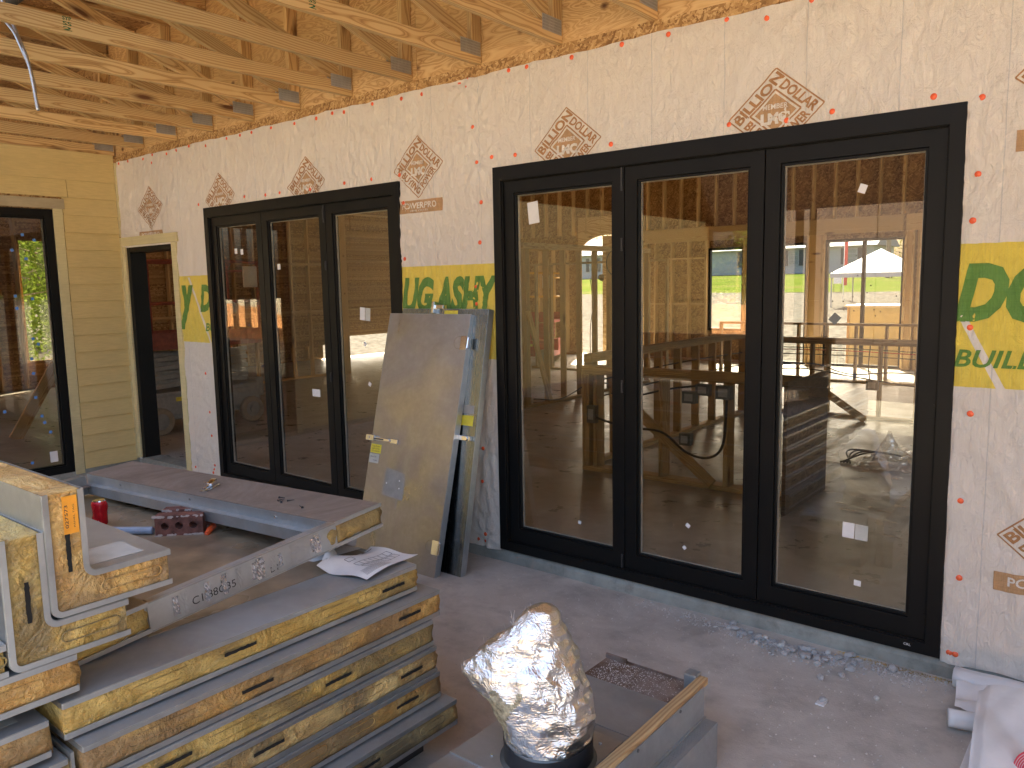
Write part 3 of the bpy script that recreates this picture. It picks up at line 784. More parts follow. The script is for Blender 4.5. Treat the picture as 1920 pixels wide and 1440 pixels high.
box('corner_board', 'trim_yellow', XS+0.0, XS+0.026, -0.046, -0.002, 0.085, 2.352, sid, bevel=0.002)
for a, b, c, d in [(-13.6, LW[0], 0.09, 3.15), (LW[1], 0.0, 0.09, 3.15), (LW[0], LW[1], 2.6, 3.15)]:
    box('sheathing', 'osb', XS-0.15, XS-0.002, a, b, c, d, sid)
win = thing('picture_window', 'tall black framed window in the yellow siding dotted with blue tape squares', 'window', (XS, -1.29, 0.06))
box('trim_board', 'trim_yellow', XS+0.0, XS+0.026, LW[1]+0.004, LW[1]+0.09, 0.03, 2.62, win, bevel=0.002)
box('trim_board', 'trim_raw', XS+0.0, XS+0.027, LW[0]-0.1, LW[1]+0.11, 2.605, 2.70, win, bevel=0.002)
box('trim_board', 'trim_yellow', XS+0.0, XS+0.026, LW[0]-0.09, LW[0]-0.004, 0.03, 2.60, win, bevel=0.002)
def ring_frame(name, mat, parent, plane, a0, a1, z0, z1, t, d0, d1, bevel=0.0015, bt=None, tt=None, lt=None, rt=None):
    """rectangular frame as one mesh; plane 'y' -> spans x; plane 'x' -> spans y; d0..d1 depth range"""
    bt = bt or t; tt = tt or t; lt = lt or t; rt = rt or t
    out = [(a0, z0), (a1, z0), (a1, z1), (a0, z1)]; inn = [(a0+lt, z0+bt), (a1-rt, z0+bt), (a1-rt, z1-tt), (a0+lt, z1-tt)]
    P = (lambda p, d: (p[0], d, p[1])) if plane == 'y' else (lambda p, d: (d, p[0], p[1]))
    vs = [P(p, d0) for p in out]+[P(p, d0) for p in inn]+[P(p, d1) for p in out]+[P(p, d1) for p in inn]; fs = []
    for k in range(4):
        j = (k+1) % 4
        fs += [(k, j, 4+j, 4+k), (8+k, 12+k, 12+j, 8+j), (k, 8+k, 8+j, j), (4+k, 4+j, 12+j, 12+k)]
    return MB().add(vs, fs).build(name, mat, parent, Matrix.Identity(4), bevel=bevel, seg=1)
ring_frame('window_frame', 'black_frame', win, 'x', LW[0], LW[1], LW[2], LW[3], 0.075, XS-0.07, XS+0.02)
ring_frame('glazing_bead', 'black_frame', win, 'x', LW[0]+0.076, LW[1]-0.076, LW[2]+0.076, LW[3]-0.076, 0.014, XS-0.045, XS+0.004)
box('glass_pane', 'glass', XS-0.03, XS-0.012, LW[0]+0.078, LW[1]-0.078, LW[2]+0.078, LW[3]-0.078, win)
for (y, z) in [(-0.911,2.353),(-0.815,2.307),(-0.899,2.133),(-1.01,2.21),(-0.876,1.762),(-0.903,1.387),(-0.862,1.334),(-0.927,1.061),(-0.928,0.831),(-1.199,0.73),(-0.888,0.646),(-0.87,0.581),(-0.826,0.481),(-1.009,0.211),(-1.018,1.79),(-1.015,1.677),(-0.93,1.20),(-1.35,1.4),(-1.5,0.9),(-1.42,2.0)]:
    box('tape_square', 'tape_blue', -0.0115+XS, -0.0105+XS, -0.013, 0.013, -0.013, 0.013, win, Mw=Matrix.Translation((0, y-0.01, z)) @ Matrix.Rotation(rnd.uniform(-0.5, 0.7), 4, 'X'))
tag(box('window_sticker', 'paper_white', XS-0.0115, XS-0.0105, -0.86, -0.79, 0.185, 0.29, win), 'small white paper label low on the pane')

# ---- the open doorway beside the corner
dw = thing('doorway', 'open doorway with yellow trim boards and deep black jambs beside the siding', 'doorway', (-4.41, 0, 0.09))
box('trim_board', 'trim_yellow', -4.947, -4.862, -0.030, -0.004, 0.10, 2.262, dw, bevel=0.002)
box('trim_board', 'trim_yellow', -3.955, -3.868, -0.030, -0.004, 0.08, 2.262, dw, bevel=0.002)
box('trim_board', 'trim_yellow', -4.975, -3.838, -0.034, -0.004, 2.266, 2.352, dw, bevel=0.002)
box('jamb', 'black_frame', -4.862, -4.80, -0.012, 0.152, 0.092, 2.25, dw, bevel=0.002)
box('jamb', 'black_frame', -3.98, -3.952, 0.0, 0.152, 0.092, 2.25, dw, bevel=0.002)
box('jamb', 'black_frame', -4.80, -3.98, -0.010, 0.152, 2.20, 2.25, dw, bevel=0.002)
box('sill', 'kerb_concrete', -4.80, -3.98, -0.02, 0.15, 0.0885, 0.10, dw)

# ---- folding doors
def folding_door(x0, x1, label, latches, splits, stickers, group='black folding glass doors along the wrapped wall'):
    zb, zt = 0.088, 2.53
    t = thing('folding_door', label, 'folding door', ((x0+x1)/2, 0, zb), group)
    ring_frame('outer_frame', 'black_frame', t, 'y', x0, x1, zb, zt, 0.062, -0.030, 0.115, bt=0.055, tt=0.085)
    ring_frame('frame_lip', 'black_frame', t, 'y', x0+0.058, x1-0.058, zb+0.050, zt-0.080, 0.010, -0.018, -0.006)
    edges = [x0+0.066]+splits+[x1-0.066]
    ps = []
    for i, (a, b) in enumerate(zip(edges[:-1], edges[1:])):
        a += 0.003; b -= 0.003; z0, z1 = zb+0.060, zt-0.090
        P = ring_frame('door_leaf', 'black_frame', t, 'y', a, b, z0, z1, 0.074, -0.004, 0.060, bt=0.092)
        ring_frame('glazing_bead', 'black_frame', P, 'y', a+0.075, b-0.075, z0+0.093, z1-0.075, 0.012, 0.006, 0.040)
        ring_frame('spacer_bar', 'gasket_grey', P, 'y', a+0.0865, b-0.0865, z0+0.1045, z1-0.0865, 0.006, 0.0235, 0.036, bevel=0)
        box('glass_pane', 'glass', a+0.080, b-0.080, 0.018, 0.0395, z0+0.098, z1-0.08, P)
        ps.append((P, a, b))
    return t, ps
stk = []
d_small, leaves_s = folding_door(-3.355, -0.85, 'smaller looking three leaf black folding glass door, beside the open doorway', None, [-2.525, -1.69], None)
d_big, leaves_b = folding_door(0.0, 2.59, 'nearest three leaf black folding glass door, between the leaning steel doors and right wrap', None, [0.93, 1.724], None)
def hinge(parent, x, z, h=0.09, r=0.007, y=-0.012):
    b = MB(); 
    for k in range(3): b.cyl((x, y, z-h/2+k*h/3+0.001), (x, y, z-h/2+(k+1)*h/3-0.001), r, n=8)
    b.box(x-0.016, x+0.016, y+0.002, y+0.009, z-h/2, z+h/2); b.build('hinge', 'black_frame', parent, Matrix.Identity(4))
for z in (0.23, 1.20, 1.88, 2.36): hinge(leaves_b[2][0], 2.527, z)
for z in (1.22, 1.93): hinge(leaves_s[0][0], -3.292, z)
def latch(parent, x, z, L=0.10):
    MB().box(x-0.006, x+0.006, -0.012, -0.003, z-L/2, z+L/2).cyl((x, -0.014, z-L*0.3), (x, -0.014, z+L*0.3), 0.004, n=6).build('flush_bolt', 'cable_black', parent, Matrix.Identity(4))
for z, L in ((2.38, 0.13), (2.02, 0.07), (1.22, 0.07), (0.17, 0.12)): latch(leaves_b[0][0], 0.915, z, L)
for z, L in ((2.37, 0.13), (1.98, 0.07), (1.12, 0.07)): latch(leaves_s[1][0], -1.703, z, L)
m = MB(); text_on(m, "CRL", on_plane((2.44, -0.0315, 0.115), (0.030, 0, 0), (0, 0, 0.011)), offset=0.01); m.build('maker_mark', 'paper_white', d_big, Matrix.Identity(4))
def stick(parent, x, z, w, h, rot=0.0, mat='paper_white', y=0.0170, label=None):
    o = box('glass_sticker', mat, -w/2, w/2, -0.0006, 0.0, -h/2, h/2, parent, Mw=Matrix.Translation((x, y, z)) @ Matrix.Rotation(rot, 4, 'Y'))
    if label: tag(o, label)
    return o
L2 = leaves_b[2][0]
stick(L2, 2.165, 0.60, 0.055, 0.075, 0.02); stick(L2, 2.225, 0.598, 0.058, 0.075, 0.02, 'sticker_grey')
stick(L2, 2.215, 0.345, 0.032, 0.028, 0.05); stick(L2, 2.175, 2.215, 0.034, 0.040, 0.35); stick(L2, 2.07, 1.62, 0.04, 0.045, 0.7, 'box_grey')
stick(leaves_s[2][0], -1.33, 1.615, 0.055, 0.095, 0.08); stick(leaves_s[2][0], -1.27, 1.61, 0.055, 0.095, 0.08, 'sticker_grey')
stick(leaves_s[2][0], -1.315, 1.39, 0.03, 0.03, 0.7); stick(leaves_s[2][0], -1.28, 1.09, 0.03, 0.03, 0.5); stick(leaves_s[1][0], -1.93, 0.978, 0.10, 0.06, 0.0)
stick(leaves_s[1][0], -2.34, 1.99, 0.04, 0.045, 0); stick(leaves_s[0][0], -2.95, 2.14, 0.04, 0.045, 0); stick(leaves_s[0][0], -2.86, 2.13, 0.04, 0.045, 0)
stick(leaves_b[0][0], 0.28, 2.24, 0.08, 0.13, -0.1, label='curled grey paper taped high on the glass')
stick(leaves_b[0][0], 0.60, 0.36, 0.02, 0.02, 0.2); stick(leaves_b[1][0], 1.3, 0.34, 0.02, 0.02, 0.8); stick(leaves_b[1][0], 1.32, 0.47, 0.025, 0.022, 0.6)
# ================================================================== roof trusses over the porch
def nail_plate():
    b = MB(); b.box(-0.09, 0.09, -0.001, 0.001, -0.042, 0.042, 'galvanized')
    for i in range(14):
        for j in range(5):
            x = -0.084+i*0.0125; z = -0.037+j*0.016; b.box(x, x+0.005, -0.0022, -0.0009, z, z+0.010, 'gasket_grey')
    return b
plate0 = None
ORD = ['first', 'second', 'third', 'fourth', 'fifth', 'sixth', 'seventh', 'eighth', 'ninth', 'tenth']
def truss(x, k):
    global plate0
    lab = {0: 'roof truss farthest right, its end just cut by the top edge of the view', 9: 'roof truss next to the one over the yellow siding', 10: 'roof truss lying directly above the yellow siding wall'}.get(k) or \
        '%s roof truss counting leftward from the top right, pine chord with a steel end plate' % ORD[k]
    if k == -1 or k == -2: lab = 'pine roof truss beyond the top right edge of the view'
    t = thing('roof_truss', lab, 'roof truss', (x, 0, 3.165), 'pine roof trusses over the porch')
    zc = 3.2095
    lumber('bottom_chord', 'pine', (x, -3.0, zc), (x, -0.004, zc), 0.038, 0.089, t)
    lumber('top_chord', 'pine', (x, -3.0, 4.20), (x, -0.004, 4.20), 0.038, 0.089, t)
    lumber('web', 'pine', (x, -0.048, 3.256), (x, -0.048, 4.153), 0.038, 0.089, t, up=(0, 1, 0))
    ys = [-0.14, -2.45]
    for a, b in zip(ys[:-1], ys[1:]):
        lumber('web', 'pine', (x, a, 3.30), (x, b+0.06, 4.11), 0.036, 0.089, t)
        lumber('web', 'pine', (x, b, 3.256), (x, b, 4.153), 0.037, 0.089, t, up=(0, 1, 0))
    for side in (1, -1):
        for (y, z) in ((-0.105, 3.250),):
            T = Matrix.Translation((x+side*0.0202, y, z)) @ Matrix.Rotation(side*math.pi/2, 4, 'Z')
            if plate0 is None: plate0 = nail_plate().build('nail_plate', None, t, T)
            else: link('nail_plate', plate0.data, t, T)
        for y in ys[1:]:
            T = Matrix.Translation((x+side*0.0202, y, 3.225)) @ Matrix.Rotation(side*math.pi/2, 4, 'Z'); link('nail_plate', plate0.data, t, T)
    if k in (2, 4):
        yy = {2: -1.30, 4: -1.95}[k]
        for j, s in enumerate(("SYP", "SS", "2")):
            m = MB(); text_on(m, s, on_plane((x+0.0196, yy+0.0, 3.235-j*0.026), (0, 0.045, 0), (0, 0, 0.020)), offset=0.02); m.build('grade_stamp', 'ink_green', t, Matrix.Identity(4))
for k in range(-2, 11):
    truss(1.115-0.611*k, k if k >= 0 else -1)
tag(box('porch_roof', 'osb_flat', -5.2, 7.2, -3.05, 0.16, 4.25, 4.27), kind='structure')  # deck stops short, out of view, so sky light reaches floor and stack
hb = thing('header_beam', 'porch header beam over the open front edge', 'beam', (1, -2.9, 2.93))
box('beam_board', 'pine', -4.9, 7.0, -3.0, -2.86, 2.93, 3.162, hb)
for x in (6.85,):
    p = thing('porch_post', 'square pine post at the open edge of the porch', 'post', (x, -2.93, 0), 'porch posts')
    box('post_shaft', 'pine', x-0.07, x+0.07, -3.0, -2.86, 0.0, 2.93, p, bevel=0.004)

gp = 'tall dark screens added behind the viewpoint to darken reflections'
for a, c, l in ((-2.30, -1.69, 'leftmost'), (-1.655, -1.48, 'slim'), (-1.34, -1.25, 'slimmest'), (-1.135, -0.2, 'broad'), (-0.19, 0.77, 'last')):  # dark screens added to keep the door glass reflection dark
    t = thing('reflection_screen', l+' tall dark screen added behind the viewpoint, seen only mirrored', 'crate', ((a+c)/2, -9.6, 0), gp)
    box('screen_board', 'old_panel', a, c, -10.1, -9.5, -0.2, 2.95, t)
oc = thing('added_canopy', 'dark canopy added across the yard to darken the mirrored view in the glass', 'canopy', (0, -14.3, 0))  # unseen canopy put in so the door glass mirrors a dark top
box('fascia', 'blocker_dark', -5.6, 5.5, -15.6, -13.4, 3.05, 4.9, oc)
for px_ in (-5.4, 5.3): box('canopy_post', 'blocker_dark', px_-0.1, px_+0.1, -14.6, -14.4, -0.2, 3.05, oc)
er = thing('added_end_wall', 'unseen sheathed wall added to block light from the right end of the porch', 'wall', (6.9, -2.5, 0))
box('sheathing', 'osb', 6.9, 6.92, -2.85, -0.1, 0.0, 4.2, er)  # added out of view to cut light coming from the right
# hanging armoured cable, black pipe and sprinkler head
def helix_tube(b, pts, r, pitch=0.006, n=8):
    P = [Vector(p) for p in pts]; out = []; rr = []
    for a, c in zip(P[:-1], P[1:]):
        L = (c-a).length; k = max(2, int(L/pitch))
        for i in range(k): out.append(a.lerp(c, i/k)); rr.append(r*(1.12 if i % 2 else 0.9))
    b.tube(out, rr, n)
def curve_pts(ctrl, n=40):
    P = [Vector(c) for c in ctrl]; P = [P[0]*2-P[1]]+P+[P[-1]*2-P[-2]]; out = []
    for i in range(1, len(P)-2):
        for j in range(n):
            t = j/n; a, b, c, d = P[i-1:i+3]
            out.append(0.5*((2*b)+(c-a)*t+(2*a-5*b+4*c-d)*t*t+(3*b-a-3*c+d)*t**3))
    return out+[P[-2]]
b = MB()
helix_tube(b, curve_pts([(-1.62, -2.0, 4.0), (-1.93, -2.0, 3.50), (-1.80, -2.0, 3.28), (-1.655, -2.0, 3.06), (-1.585, -2.0, 2.80)], 12), 0.010)
helix_tube(b, curve_pts([(-1.58, -2.02, 4.0), (-1.90, -2.03, 3.46), (-1.74, -2.02, 3.22), (-1.66, -1.985, 3.0), (-1.60, -2.0, 2.82)], 12), 0.008)
tag(b.build('hanging_cable', 'galvanized_edge', smooth=True), 'loose silvery armoured cable dangling from the trusses', 'cable')
b = MB(); b.tube([(-3.2, -1.75, 3.60), (0.6, -1.95, 3.60)], 0.03, 12)
tag(b.build('black_pipe', 'black_rubber', smooth=True), 'black sprinkler pipe running across the trusses', 'pipe')
b = MB(); b.cyl((-1.70, -0.62, 3.80), (-1.70, -0.62, 3.745), 0.012).cyl((-1.70, -0.62, 3.745), (-1.70, -0.62, 3.738), 0.03).cyl((-1.70, -0.62, 3.738), (-1.70, -0.62, 3.70), 0.008).cyl((-1.70, -0.62, 3.705), (-1.70, -0.62, 3.70), 0.018)
b.tube([(-1.70, -0.62, 3.80), (-1.70, -0.62, 4.2)], 0.014, 8)
tag(b.build('sprinkler_head', 'chrome', smooth=True), 'small chrome sprinkler head between trusses at the top edge', 'sprinkler')

# ================================================================== cooler panels
def oval_ring(b, T, L, h=0.014, r=0.0022):
    pts = []
    for k in range(8): a = math.pi/2+math.pi*k/7; pts.append((0, -L/2+h*math.cos(a), h*math.sin(a)))
    for k in range(8): a = -math.pi/2+math.pi*k/7; pts.append((0, L/2+h*math.cos(a), h*math.sin(a)))
    b.tube([T @ Vector(p) for p in pts], r, 5, closed=True)
def slot(parent, x, y, z, L=0.11, vert=False, rot=0.0):
    b = MB(); T = Matrix.Translation((x, y, z)) @ (Matrix.Rotation(math.pi/2, 4, 'X') if vert else Matrix.Identity(4))
    n = 14; pts = []
    for k in range(n+1): pts.append((-L/2+L*k/n, -0.0055+rnd.uniform(-0.001, 0.001)))
    for k in range(n+1): pts.append((L/2-L*k/n, 0.0055+rnd.uniform(-0.001, 0.0015)))
    vs = [(0.0012, p[0], p[1]) for p in pts]; b.add([T @ Vector(v) for v in vs], [tuple(range(len(vs)))])
    return b.build('cam_slot', 'dark_slot', parent, Matrix.Identity(4))
def lumpy_foam(x0, x1, y0, y1, z0, z1, amp=0.0035, seed=0, nose=0.004):
    """foam core whose +x face and end faces are uneven"""
    r = np.random.RandomState(seed); ny = max(6, int((y1-y0)/0.02)); nz = 7
    b = MB(); vs = []; fs = []
    ph = r.uniform(0, 6.28, 8)
    for j in range(ny+1):
        for k in range(nz+1):
            u = k/nz; y = y0+(y1-y0)*j/ny; z = z0+(z1-z0)*u
            bulge = nose*math.sin(math.pi*u)**0.6
            d = amp*(math.sin(y*31+ph[0]+u*5)*0.5+math.sin(y*77+ph[1])*0.3*math.sin(u*9+ph[2])+r.uniform(-0.35, 0.35))
            yy = y
            if j in (0, ny): yy += (1 if j else -1)*(r.uniform(-0.004, 0.006)+0.003*math.sin(math.pi*u))
            vs.append((x1-0.006+bulge+d, yy, z))
    m = nz+1
    for j in range(ny):
        for k in range(nz): a = j*m+k; fs.append((a, a+m, a+m+1, a+1))
    o = len(vs)
    vs += [(x0, y0, z0), (x0, y0, z1), (x0, y1, z0), (x0, y1, z1)]
    fs.append(tuple([o]+list(range(0, m))+[o+1])); e = ny*m
    fs.append(tuple([o+3]+list(range(e+nz, e-1, -1))+[o+2]))
    fs.append(tuple([o+2]+[j*m for j in range(ny, -1, -1)]+[o])); fs.append(tuple([o+1]+[j*m+nz for j in range(ny+1)]+[o+3])); fs.append((o, o+1, o+3, o+2))
    return b.add(vs, fs)
def cooler_panel(x1, y0, y1, z0, z1, label, foam, slots, rings, x0=-1.30, seed=0, T=None, group='insulated cooler panels stacked flat', lipt=0.016, topmat='panel_skin', tilt=0.0):
    t = thing('cooler_panel', label, 'insulated panel', (x1, (y0+y1)/2, z0), group)
    I = Matrix.Translation((x1, y1, z0)) @ Matrix.Rotation(tilt, 4, 'X') @ Matrix.Translation((-x1, -y1, -z0))
    lumpy_foam(x0, x1, y0, y1, z0+0.003, z1-0.003, seed=seed).build('foam_core', foam, t, I, smooth=True)
    for nm, za, zb, lo, hi in (('top_skin', z1-0.002, z1, z1-lipt, z1), ('bottom_skin', z0, z0+0.002, z0, z0+lipt)):
        b = MB(); b.box(x0, x1+0.006, y0-0.003, y1-0.004, za, zb, topmat)
        b.box(x1+0.0035, x1+0.0061, y0-0.003, y1-0.004, lo+0.0001, hi-0.0021 if nm == 'top_skin' else hi, 'galvanized_edge')
        if nm == 'bottom_skin': pass
        b.box(x0, x1+0.0034, y1-0.004, y1-0.0015, lo, hi, 'galvanized_edge')
        b.box(x0, x1+0.0034, y0-0.0055, y0-0.003, lo, hi, 'galvanized_edge')
        b.build(nm, None, t, I)
    zc = (z0+z1)/2
    for y in slots:
        s = slot(t, x1+0.0045, y, zc+rnd.uniform(-0.003, 0.003)); setw(s, I, t)
    if rings:
        for y, L in rings:
            b = MB(); oval_ring(b, Matrix.Translation((x1-0.001, y, zc)), L, r=0.0016); b.build('moulded_groove', foam, t, I, smooth=True)
    return t
cooler_panel(1.13, -3.125, -1.868, 0.665, 0.765, 'topmost cooler panel of the big stack, the paper sheet lying on its far corner', 'foam_yellow', [-2.62, -1.99], [(-2.86, 0.16), (-2.42, 0.14), (-2.25, 0.16), (-2.10, 0.08)], seed=1)
cooler_panel(1.18, -3.105, -1.800, 0.556, 0.656, 'second cooler panel down in the big stack, amber foam edge', 'foam_amber', [-2.60, -1.96], [(-2.88, 0.2), (-2.42, 0.17), (-2.25, 0.12)], seed=2)
cooler_panel(1.185, -3.10, -1.845, 0.452, 0.552, 'third cooler panel down in the big stack, pale yellow foam blotched black by its slot', 'foam_yellow', [-2.88, -2.30], [(-2.70, 0.16), (-2.52, 0.14), (-2.00, 0.1)], seed=3)
cooler_panel(1.19, -3.10, -1.835, 0.344, 0.446, 'fourth cooler panel down in the big stack, grimy mottled foam edge', 'foam_end', [-2.58, -1.97], [(-2.80, 0.15), (-2.35, 0.15), (-2.18, 0.12)], seed=4)
cooler_panel(1.195, -3.10, -1.825, 0.240, 0.341, 'fifth cooler panel down in the big stack, brown orange foam with one short slot', 'foam_amber', [-2.00, -2.75], [(-2.45, 0.14), (-2.25, 0.16)], seed=5)
cooler_panel(1.245, -3.10, -1.790, 0.128, 0.228, 'lowest cooler panel of the big stack, frayed greenish yellow foam', 'foam_end', [-2.24, -2.8], [(-2.12, 0.13), (-1.92, 0.10), (-2.5, 0.15)], seed=6)
blk = 0
for (a, b, c, d, e, f, lb) in [(0.2, 1.13, -2.9, -1.86, 0.0, 0.062, 'dark plastic base skid under the stacked panels, resting on the floor'), (0.2, 1.05, -2.9, -1.9, 0.062, 0.126, 'dark upper base skid directly beneath the lowest cooler panel')]:
    tag(box('base_skid', 'dark_plastic', a, b, c, d, e, f, bevel=0.003), lb, 'skid', 'dark skids under the panel stack')
# neighbouring column of panels cut by the left edge
cooler_panel(1.13, -4.2, -3.082, 0.784, 0.884, 'flat cooler panel under the angled corner panels at left edge', 'foam_amber', [], [(-3.24, 0.12), (-3.6, 0.16)], seed=7, x0=-0.2)
cooler_panel(1.13, -4.2, -3.162, 0.640, 0.738, 'cooler panel at the lower left edge with a white data label on its skin', 'foam_amber', [-3.5], [(-3.3, 0.1)], seed=8, x0=-0.2)
lb = bpy.data.objects['cooler_panel.007']
box('data_label', 'sticker_grey', 0.93, 1.08, -3.33, -3.215, 0.7381, 0.7387, lb)
box('base_spacer', 'dark_plastic', 0.0, 1.0, -4.1, -3.2, 0.7395, 0.7835, lb)
cooler_panel(1.14, -4.2, -3.13, 0.50, 0.622, 'end grain cooler panel with raised steel flange beneath the labelled one', 'foam_end', [], [], seed=9, x0=-0.2)
box('corner_flange', 'galvanized_edge', 0.6, 1.15, -3.126, -3.118, 0.50, 0.635, bpy.data.objects['cooler_panel.008'])
cooler_panel(1.13, -4.2, -3.15, 0.37, 0.495, 'lowest visible cooler panel of the left edge pile', 'foam_amber', [], [], seed=10, x0=-0.2)
box('base_spacer', 'dark_plastic', 0.0, 1.0, -4.1, -3.2, 0.0, 0.368, bpy.data.objects['cooler_panel.009'])

# L shaped corner panels: profile in the y-z plane, extruded away along -x
def corner_panel(x1, y0, z0, wy, hz, label, seed, th=0.098, x0=-0.9, foam='foam_yellow', ang=0.0, length_top=True):
    t = thing('corner_panel', label, 'corner panel', (x1, y0, z0), 'L shaped insulated corner panels')
    I = Matrix.Translation((x1, y0, z0)) @ Matrix.Rotation(ang, 4, 'X')
    def arc(cy, cz, r, a0, a1, n=7): return [(cy+r*math.cos(a0+(a1-a0)*k/n), cz+r*math.sin(a0+(a1-a0)*k/n)) for k in range(n+1)]
    pi = math.pi
    outer = [(0, hz)]+arc(0.028, 0.028, 0.028, pi, 1.5*pi)+[(wy, 0)]
    inner = [(wy, th)]+arc(th+0.020, th+0.020, 0.020, 1.5*pi, pi)+[(th, hz)]
    ins = 0.004
    fo = [(ins, hz)]+arc(0.028, 0.028, 0.024, pi, 1.5*pi)+[(wy-0.004, ins)]+[(wy-0.004, th-ins)]+arc(th+0.020, th+0.020, 0.024, 1.5*pi, pi)+[(th-ins, hz)]
    L = x0-x1
    core = MB(); core.prism(fo, 'x', L, -0.004)
    o = core.build('foam_core', foam, t, I, bevel=0.003, seg=2)
    bm = bmesh.new(); bm.from_mesh(o.data)
    fr = [f for f in bm.faces if f.normal.x > 0.9]
    bmesh.ops.triangulate(bm, faces=fr)
    for _ in range(5):
        es = [e for e in bm.edges if e.calc_length() > 0.025 and all(v.co.x > -0.02 for v in e.verts)]
        if not es: break
        bmesh.ops.subdivide_edges(bm, edges=es, cuts=1); bmesh.ops.triangulate(bm, faces=[f for f in bm.faces if len(f.verts) > 4])
    rr = random.Random(seed)
    for v in bm.verts:
        if v.co.x > -0.0045: v.co.x += rr.uniform(-0.001, 0.0035)+0.0025*math.sin(v.co.y*40+seed)*math.sin(v.co.z*33)
    bm.to_mesh(o.data); bm.free()
    def skin(path, off):
        b = MB(); n = len(path)
        out = []
        for i, p in enumerate(path):
            a = Vector(path[max(0, i-1)]); c = Vector(path[min(n-1, i+1)]); d = (c-a).normalized(); out.append(Vector(p)+Vector((d.y, -d.x))*off)
        poly = [tuple(p) for p in path]+[tuple(p) for p in reversed(out)]
        b.prism(poly, 'x', L, 0.003, 'embossed_skin')
        # rolled edge strip on the end
        inn = []
        for i, p in enumerate(path):
            a = Vector(path[max(0, i-1)]); c = Vector(path[min(n-1, i+1)]); d = (c-a).normalized(); inn.append(Vector(p)-Vector((d.y, -d.x))*0.014)
        b.prism([tuple(p) for p in path]+[tuple(p) for p in reversed(inn)], 'x', 0.0031, 0.0056, 'galvanized_edge')
        return b
    skin(outer, 0.002).build('outer_skin', None, t, I)
    skin(inner, 0.002).build('inner_skin', None, t, I)
    for (a, b_, v) in [(th*0.52, th+(hz-th)*0.30, True)]:
        s = slot(t, 0, 0, 0, 0.105, vert=True); setw(s, I @ Matrix.Translation((0.0065, a, b_)), t)
    b = MB(); oval_ring(b, Matrix.Translation((0.001, th+(wy-th)*0.5, th*0.5)), (wy-th)*0.62); b.build('moulded_groove', foam, t, I, smooth=True)
    return t
c2 = corner_panel(1.13, -3.235, 0.886, 0.292, 0.335, 'outer L shaped corner panel cradling another, stained foam end', 21, foam='foam_yellow')
c1 = corner_panel(1.13, -3.132, 0.990, 0.315, 0.322, 'inner L shaped corner panel with an orange number tag on its upright end', 22, foam='foam_amber')
c3 = corner_panel(1.13, -3.40, 0.886, 0.16, 0.34, 'third L shaped corner panel mostly outside the left edge', 23, foam='foam_yellow', th=0.08)
# number tag
T1 = Matrix.Translation((1.1375, -3.132+0.062, 0.990+0.262))
box('number_tag', 'sticker_orange', -0.0002, 0.0006, -0.018, 0.018, -0.050, 0.048, c1, Mw=T1)
m = MB(); text_on(m, "027573", lambda u, v: (0.0009, -0.006-v*0.008, -0.035+u*0.06), offset=0.01)
text_on(m, "PANEL TAG", lambda u, v: (0.0009, 0.010-v*0.004, -0.035+u*0.06))
m.build('number_tag', 'ink', c1, T1)
# top seal on inner leg ledge: a long sticker and data label lying on the inner horizontal leg
box('data_label', 'sticker_grey', 0.95, 1.09, -3.01, -2.87, 1.0905, 1.0912, c1)
box('data_label', 'plug_orange', 0.78, 0.93, -2.99, -2.965, 1.0905, 1.0912, c1)

# ---- the framed opening panel lying tilted on the stack
FA, FC, FB = Vector((0.885, -1.820, 0.952)), Vector((-0.945, -1.915, 0.905)), Vector((0.97, -2.80, 0.880))
fx = (FC-FA).normalized(); fy = (FB-FA); fy = (fy-fx*fy.dot(fx)).normalized(); fz = fx.cross(fy)
if fz.z < 0: fz = -fz
FM = Matrix.Translation(FA) @ Matrix(((fx.x, fy.x, fz.x, 0), (fx.y, fy.y, fz.y, 0), (fx.z, fy.z, fz.z, 0), (0, 0, 0, 1)))
fp = thing('frame_panel', 'insulated door frame panel lying tilted on the stack round the bricks', 'frame panel', tuple(FA-Vector((0, 0, 0.1))))
def fbox(name, mat, *a, **k): return box(name, mat, *a, parent=fp, Mw=FM, **k)
H_ = 0.096; LX = 1.88; W1, W2, W3 = 0.245, 0.985, 1.22
# far rail
b = MB()
b.box(0.002, LX, 0.0, W1, -0.0022, 0, 'old_rail'); b.box(0.004, LX, 0.002, W1-0.003, -H_+0.002, -0.0024, 'galvanized')
b.box(0.03, LX, W1-0.0028, W1, -0.048, -0.0024, 'galvanized'); b.box(0.03, LX, W1, W1+0.030, -0.052, -0.0485, 'galvanized'); b.box(0.03, LX, W1+0.0268, W1+0.030, -H_, -0.0522, 'galvanized')
b.build('far_rail', None, fp, FM)
def foam_block(name, y0, y1, seed, x=-0.003):
    o = lumpy_foam(-0.02, 0.0, 0, y1-y0, -H_+0.013, -0.013, 0.003, seed, 0.003)
    # local +x face looks along -fx
    T = FM @ Matrix.Translation((x+0.0, y1, 0)) @ Matrix.Rotation(math.pi, 4, 'Z')
    return o.build(name, 'foam_yellow', fp, T, smooth=True)
foam_block('foam_end', 0.004, W1-0.012, 31); foam_block('foam_end', W2+0.01, W3-0.01, 32)
for a, c in ((0.0, W1-0.002), (W2+0.002, W3)):
    fbox('edge_strip', 'galvanized_edge', -0.004, 0.0018, a, c, -0.0135, 0.0005); fbox('edge_strip', 'galvanized_edge', -0.004, 0.0018, a, c, -H_-0.001, -H_+0.013)
# near rail
b = MB(); b.box(0.002, LX, W2, W3, -0.0022, 0, 'panel_skin'); b.box(0.004, LX, W2+0.002, W3-0.002, -H_, -0.0024, 'galvanized'); b.build('near_rail', None, fp, FM)
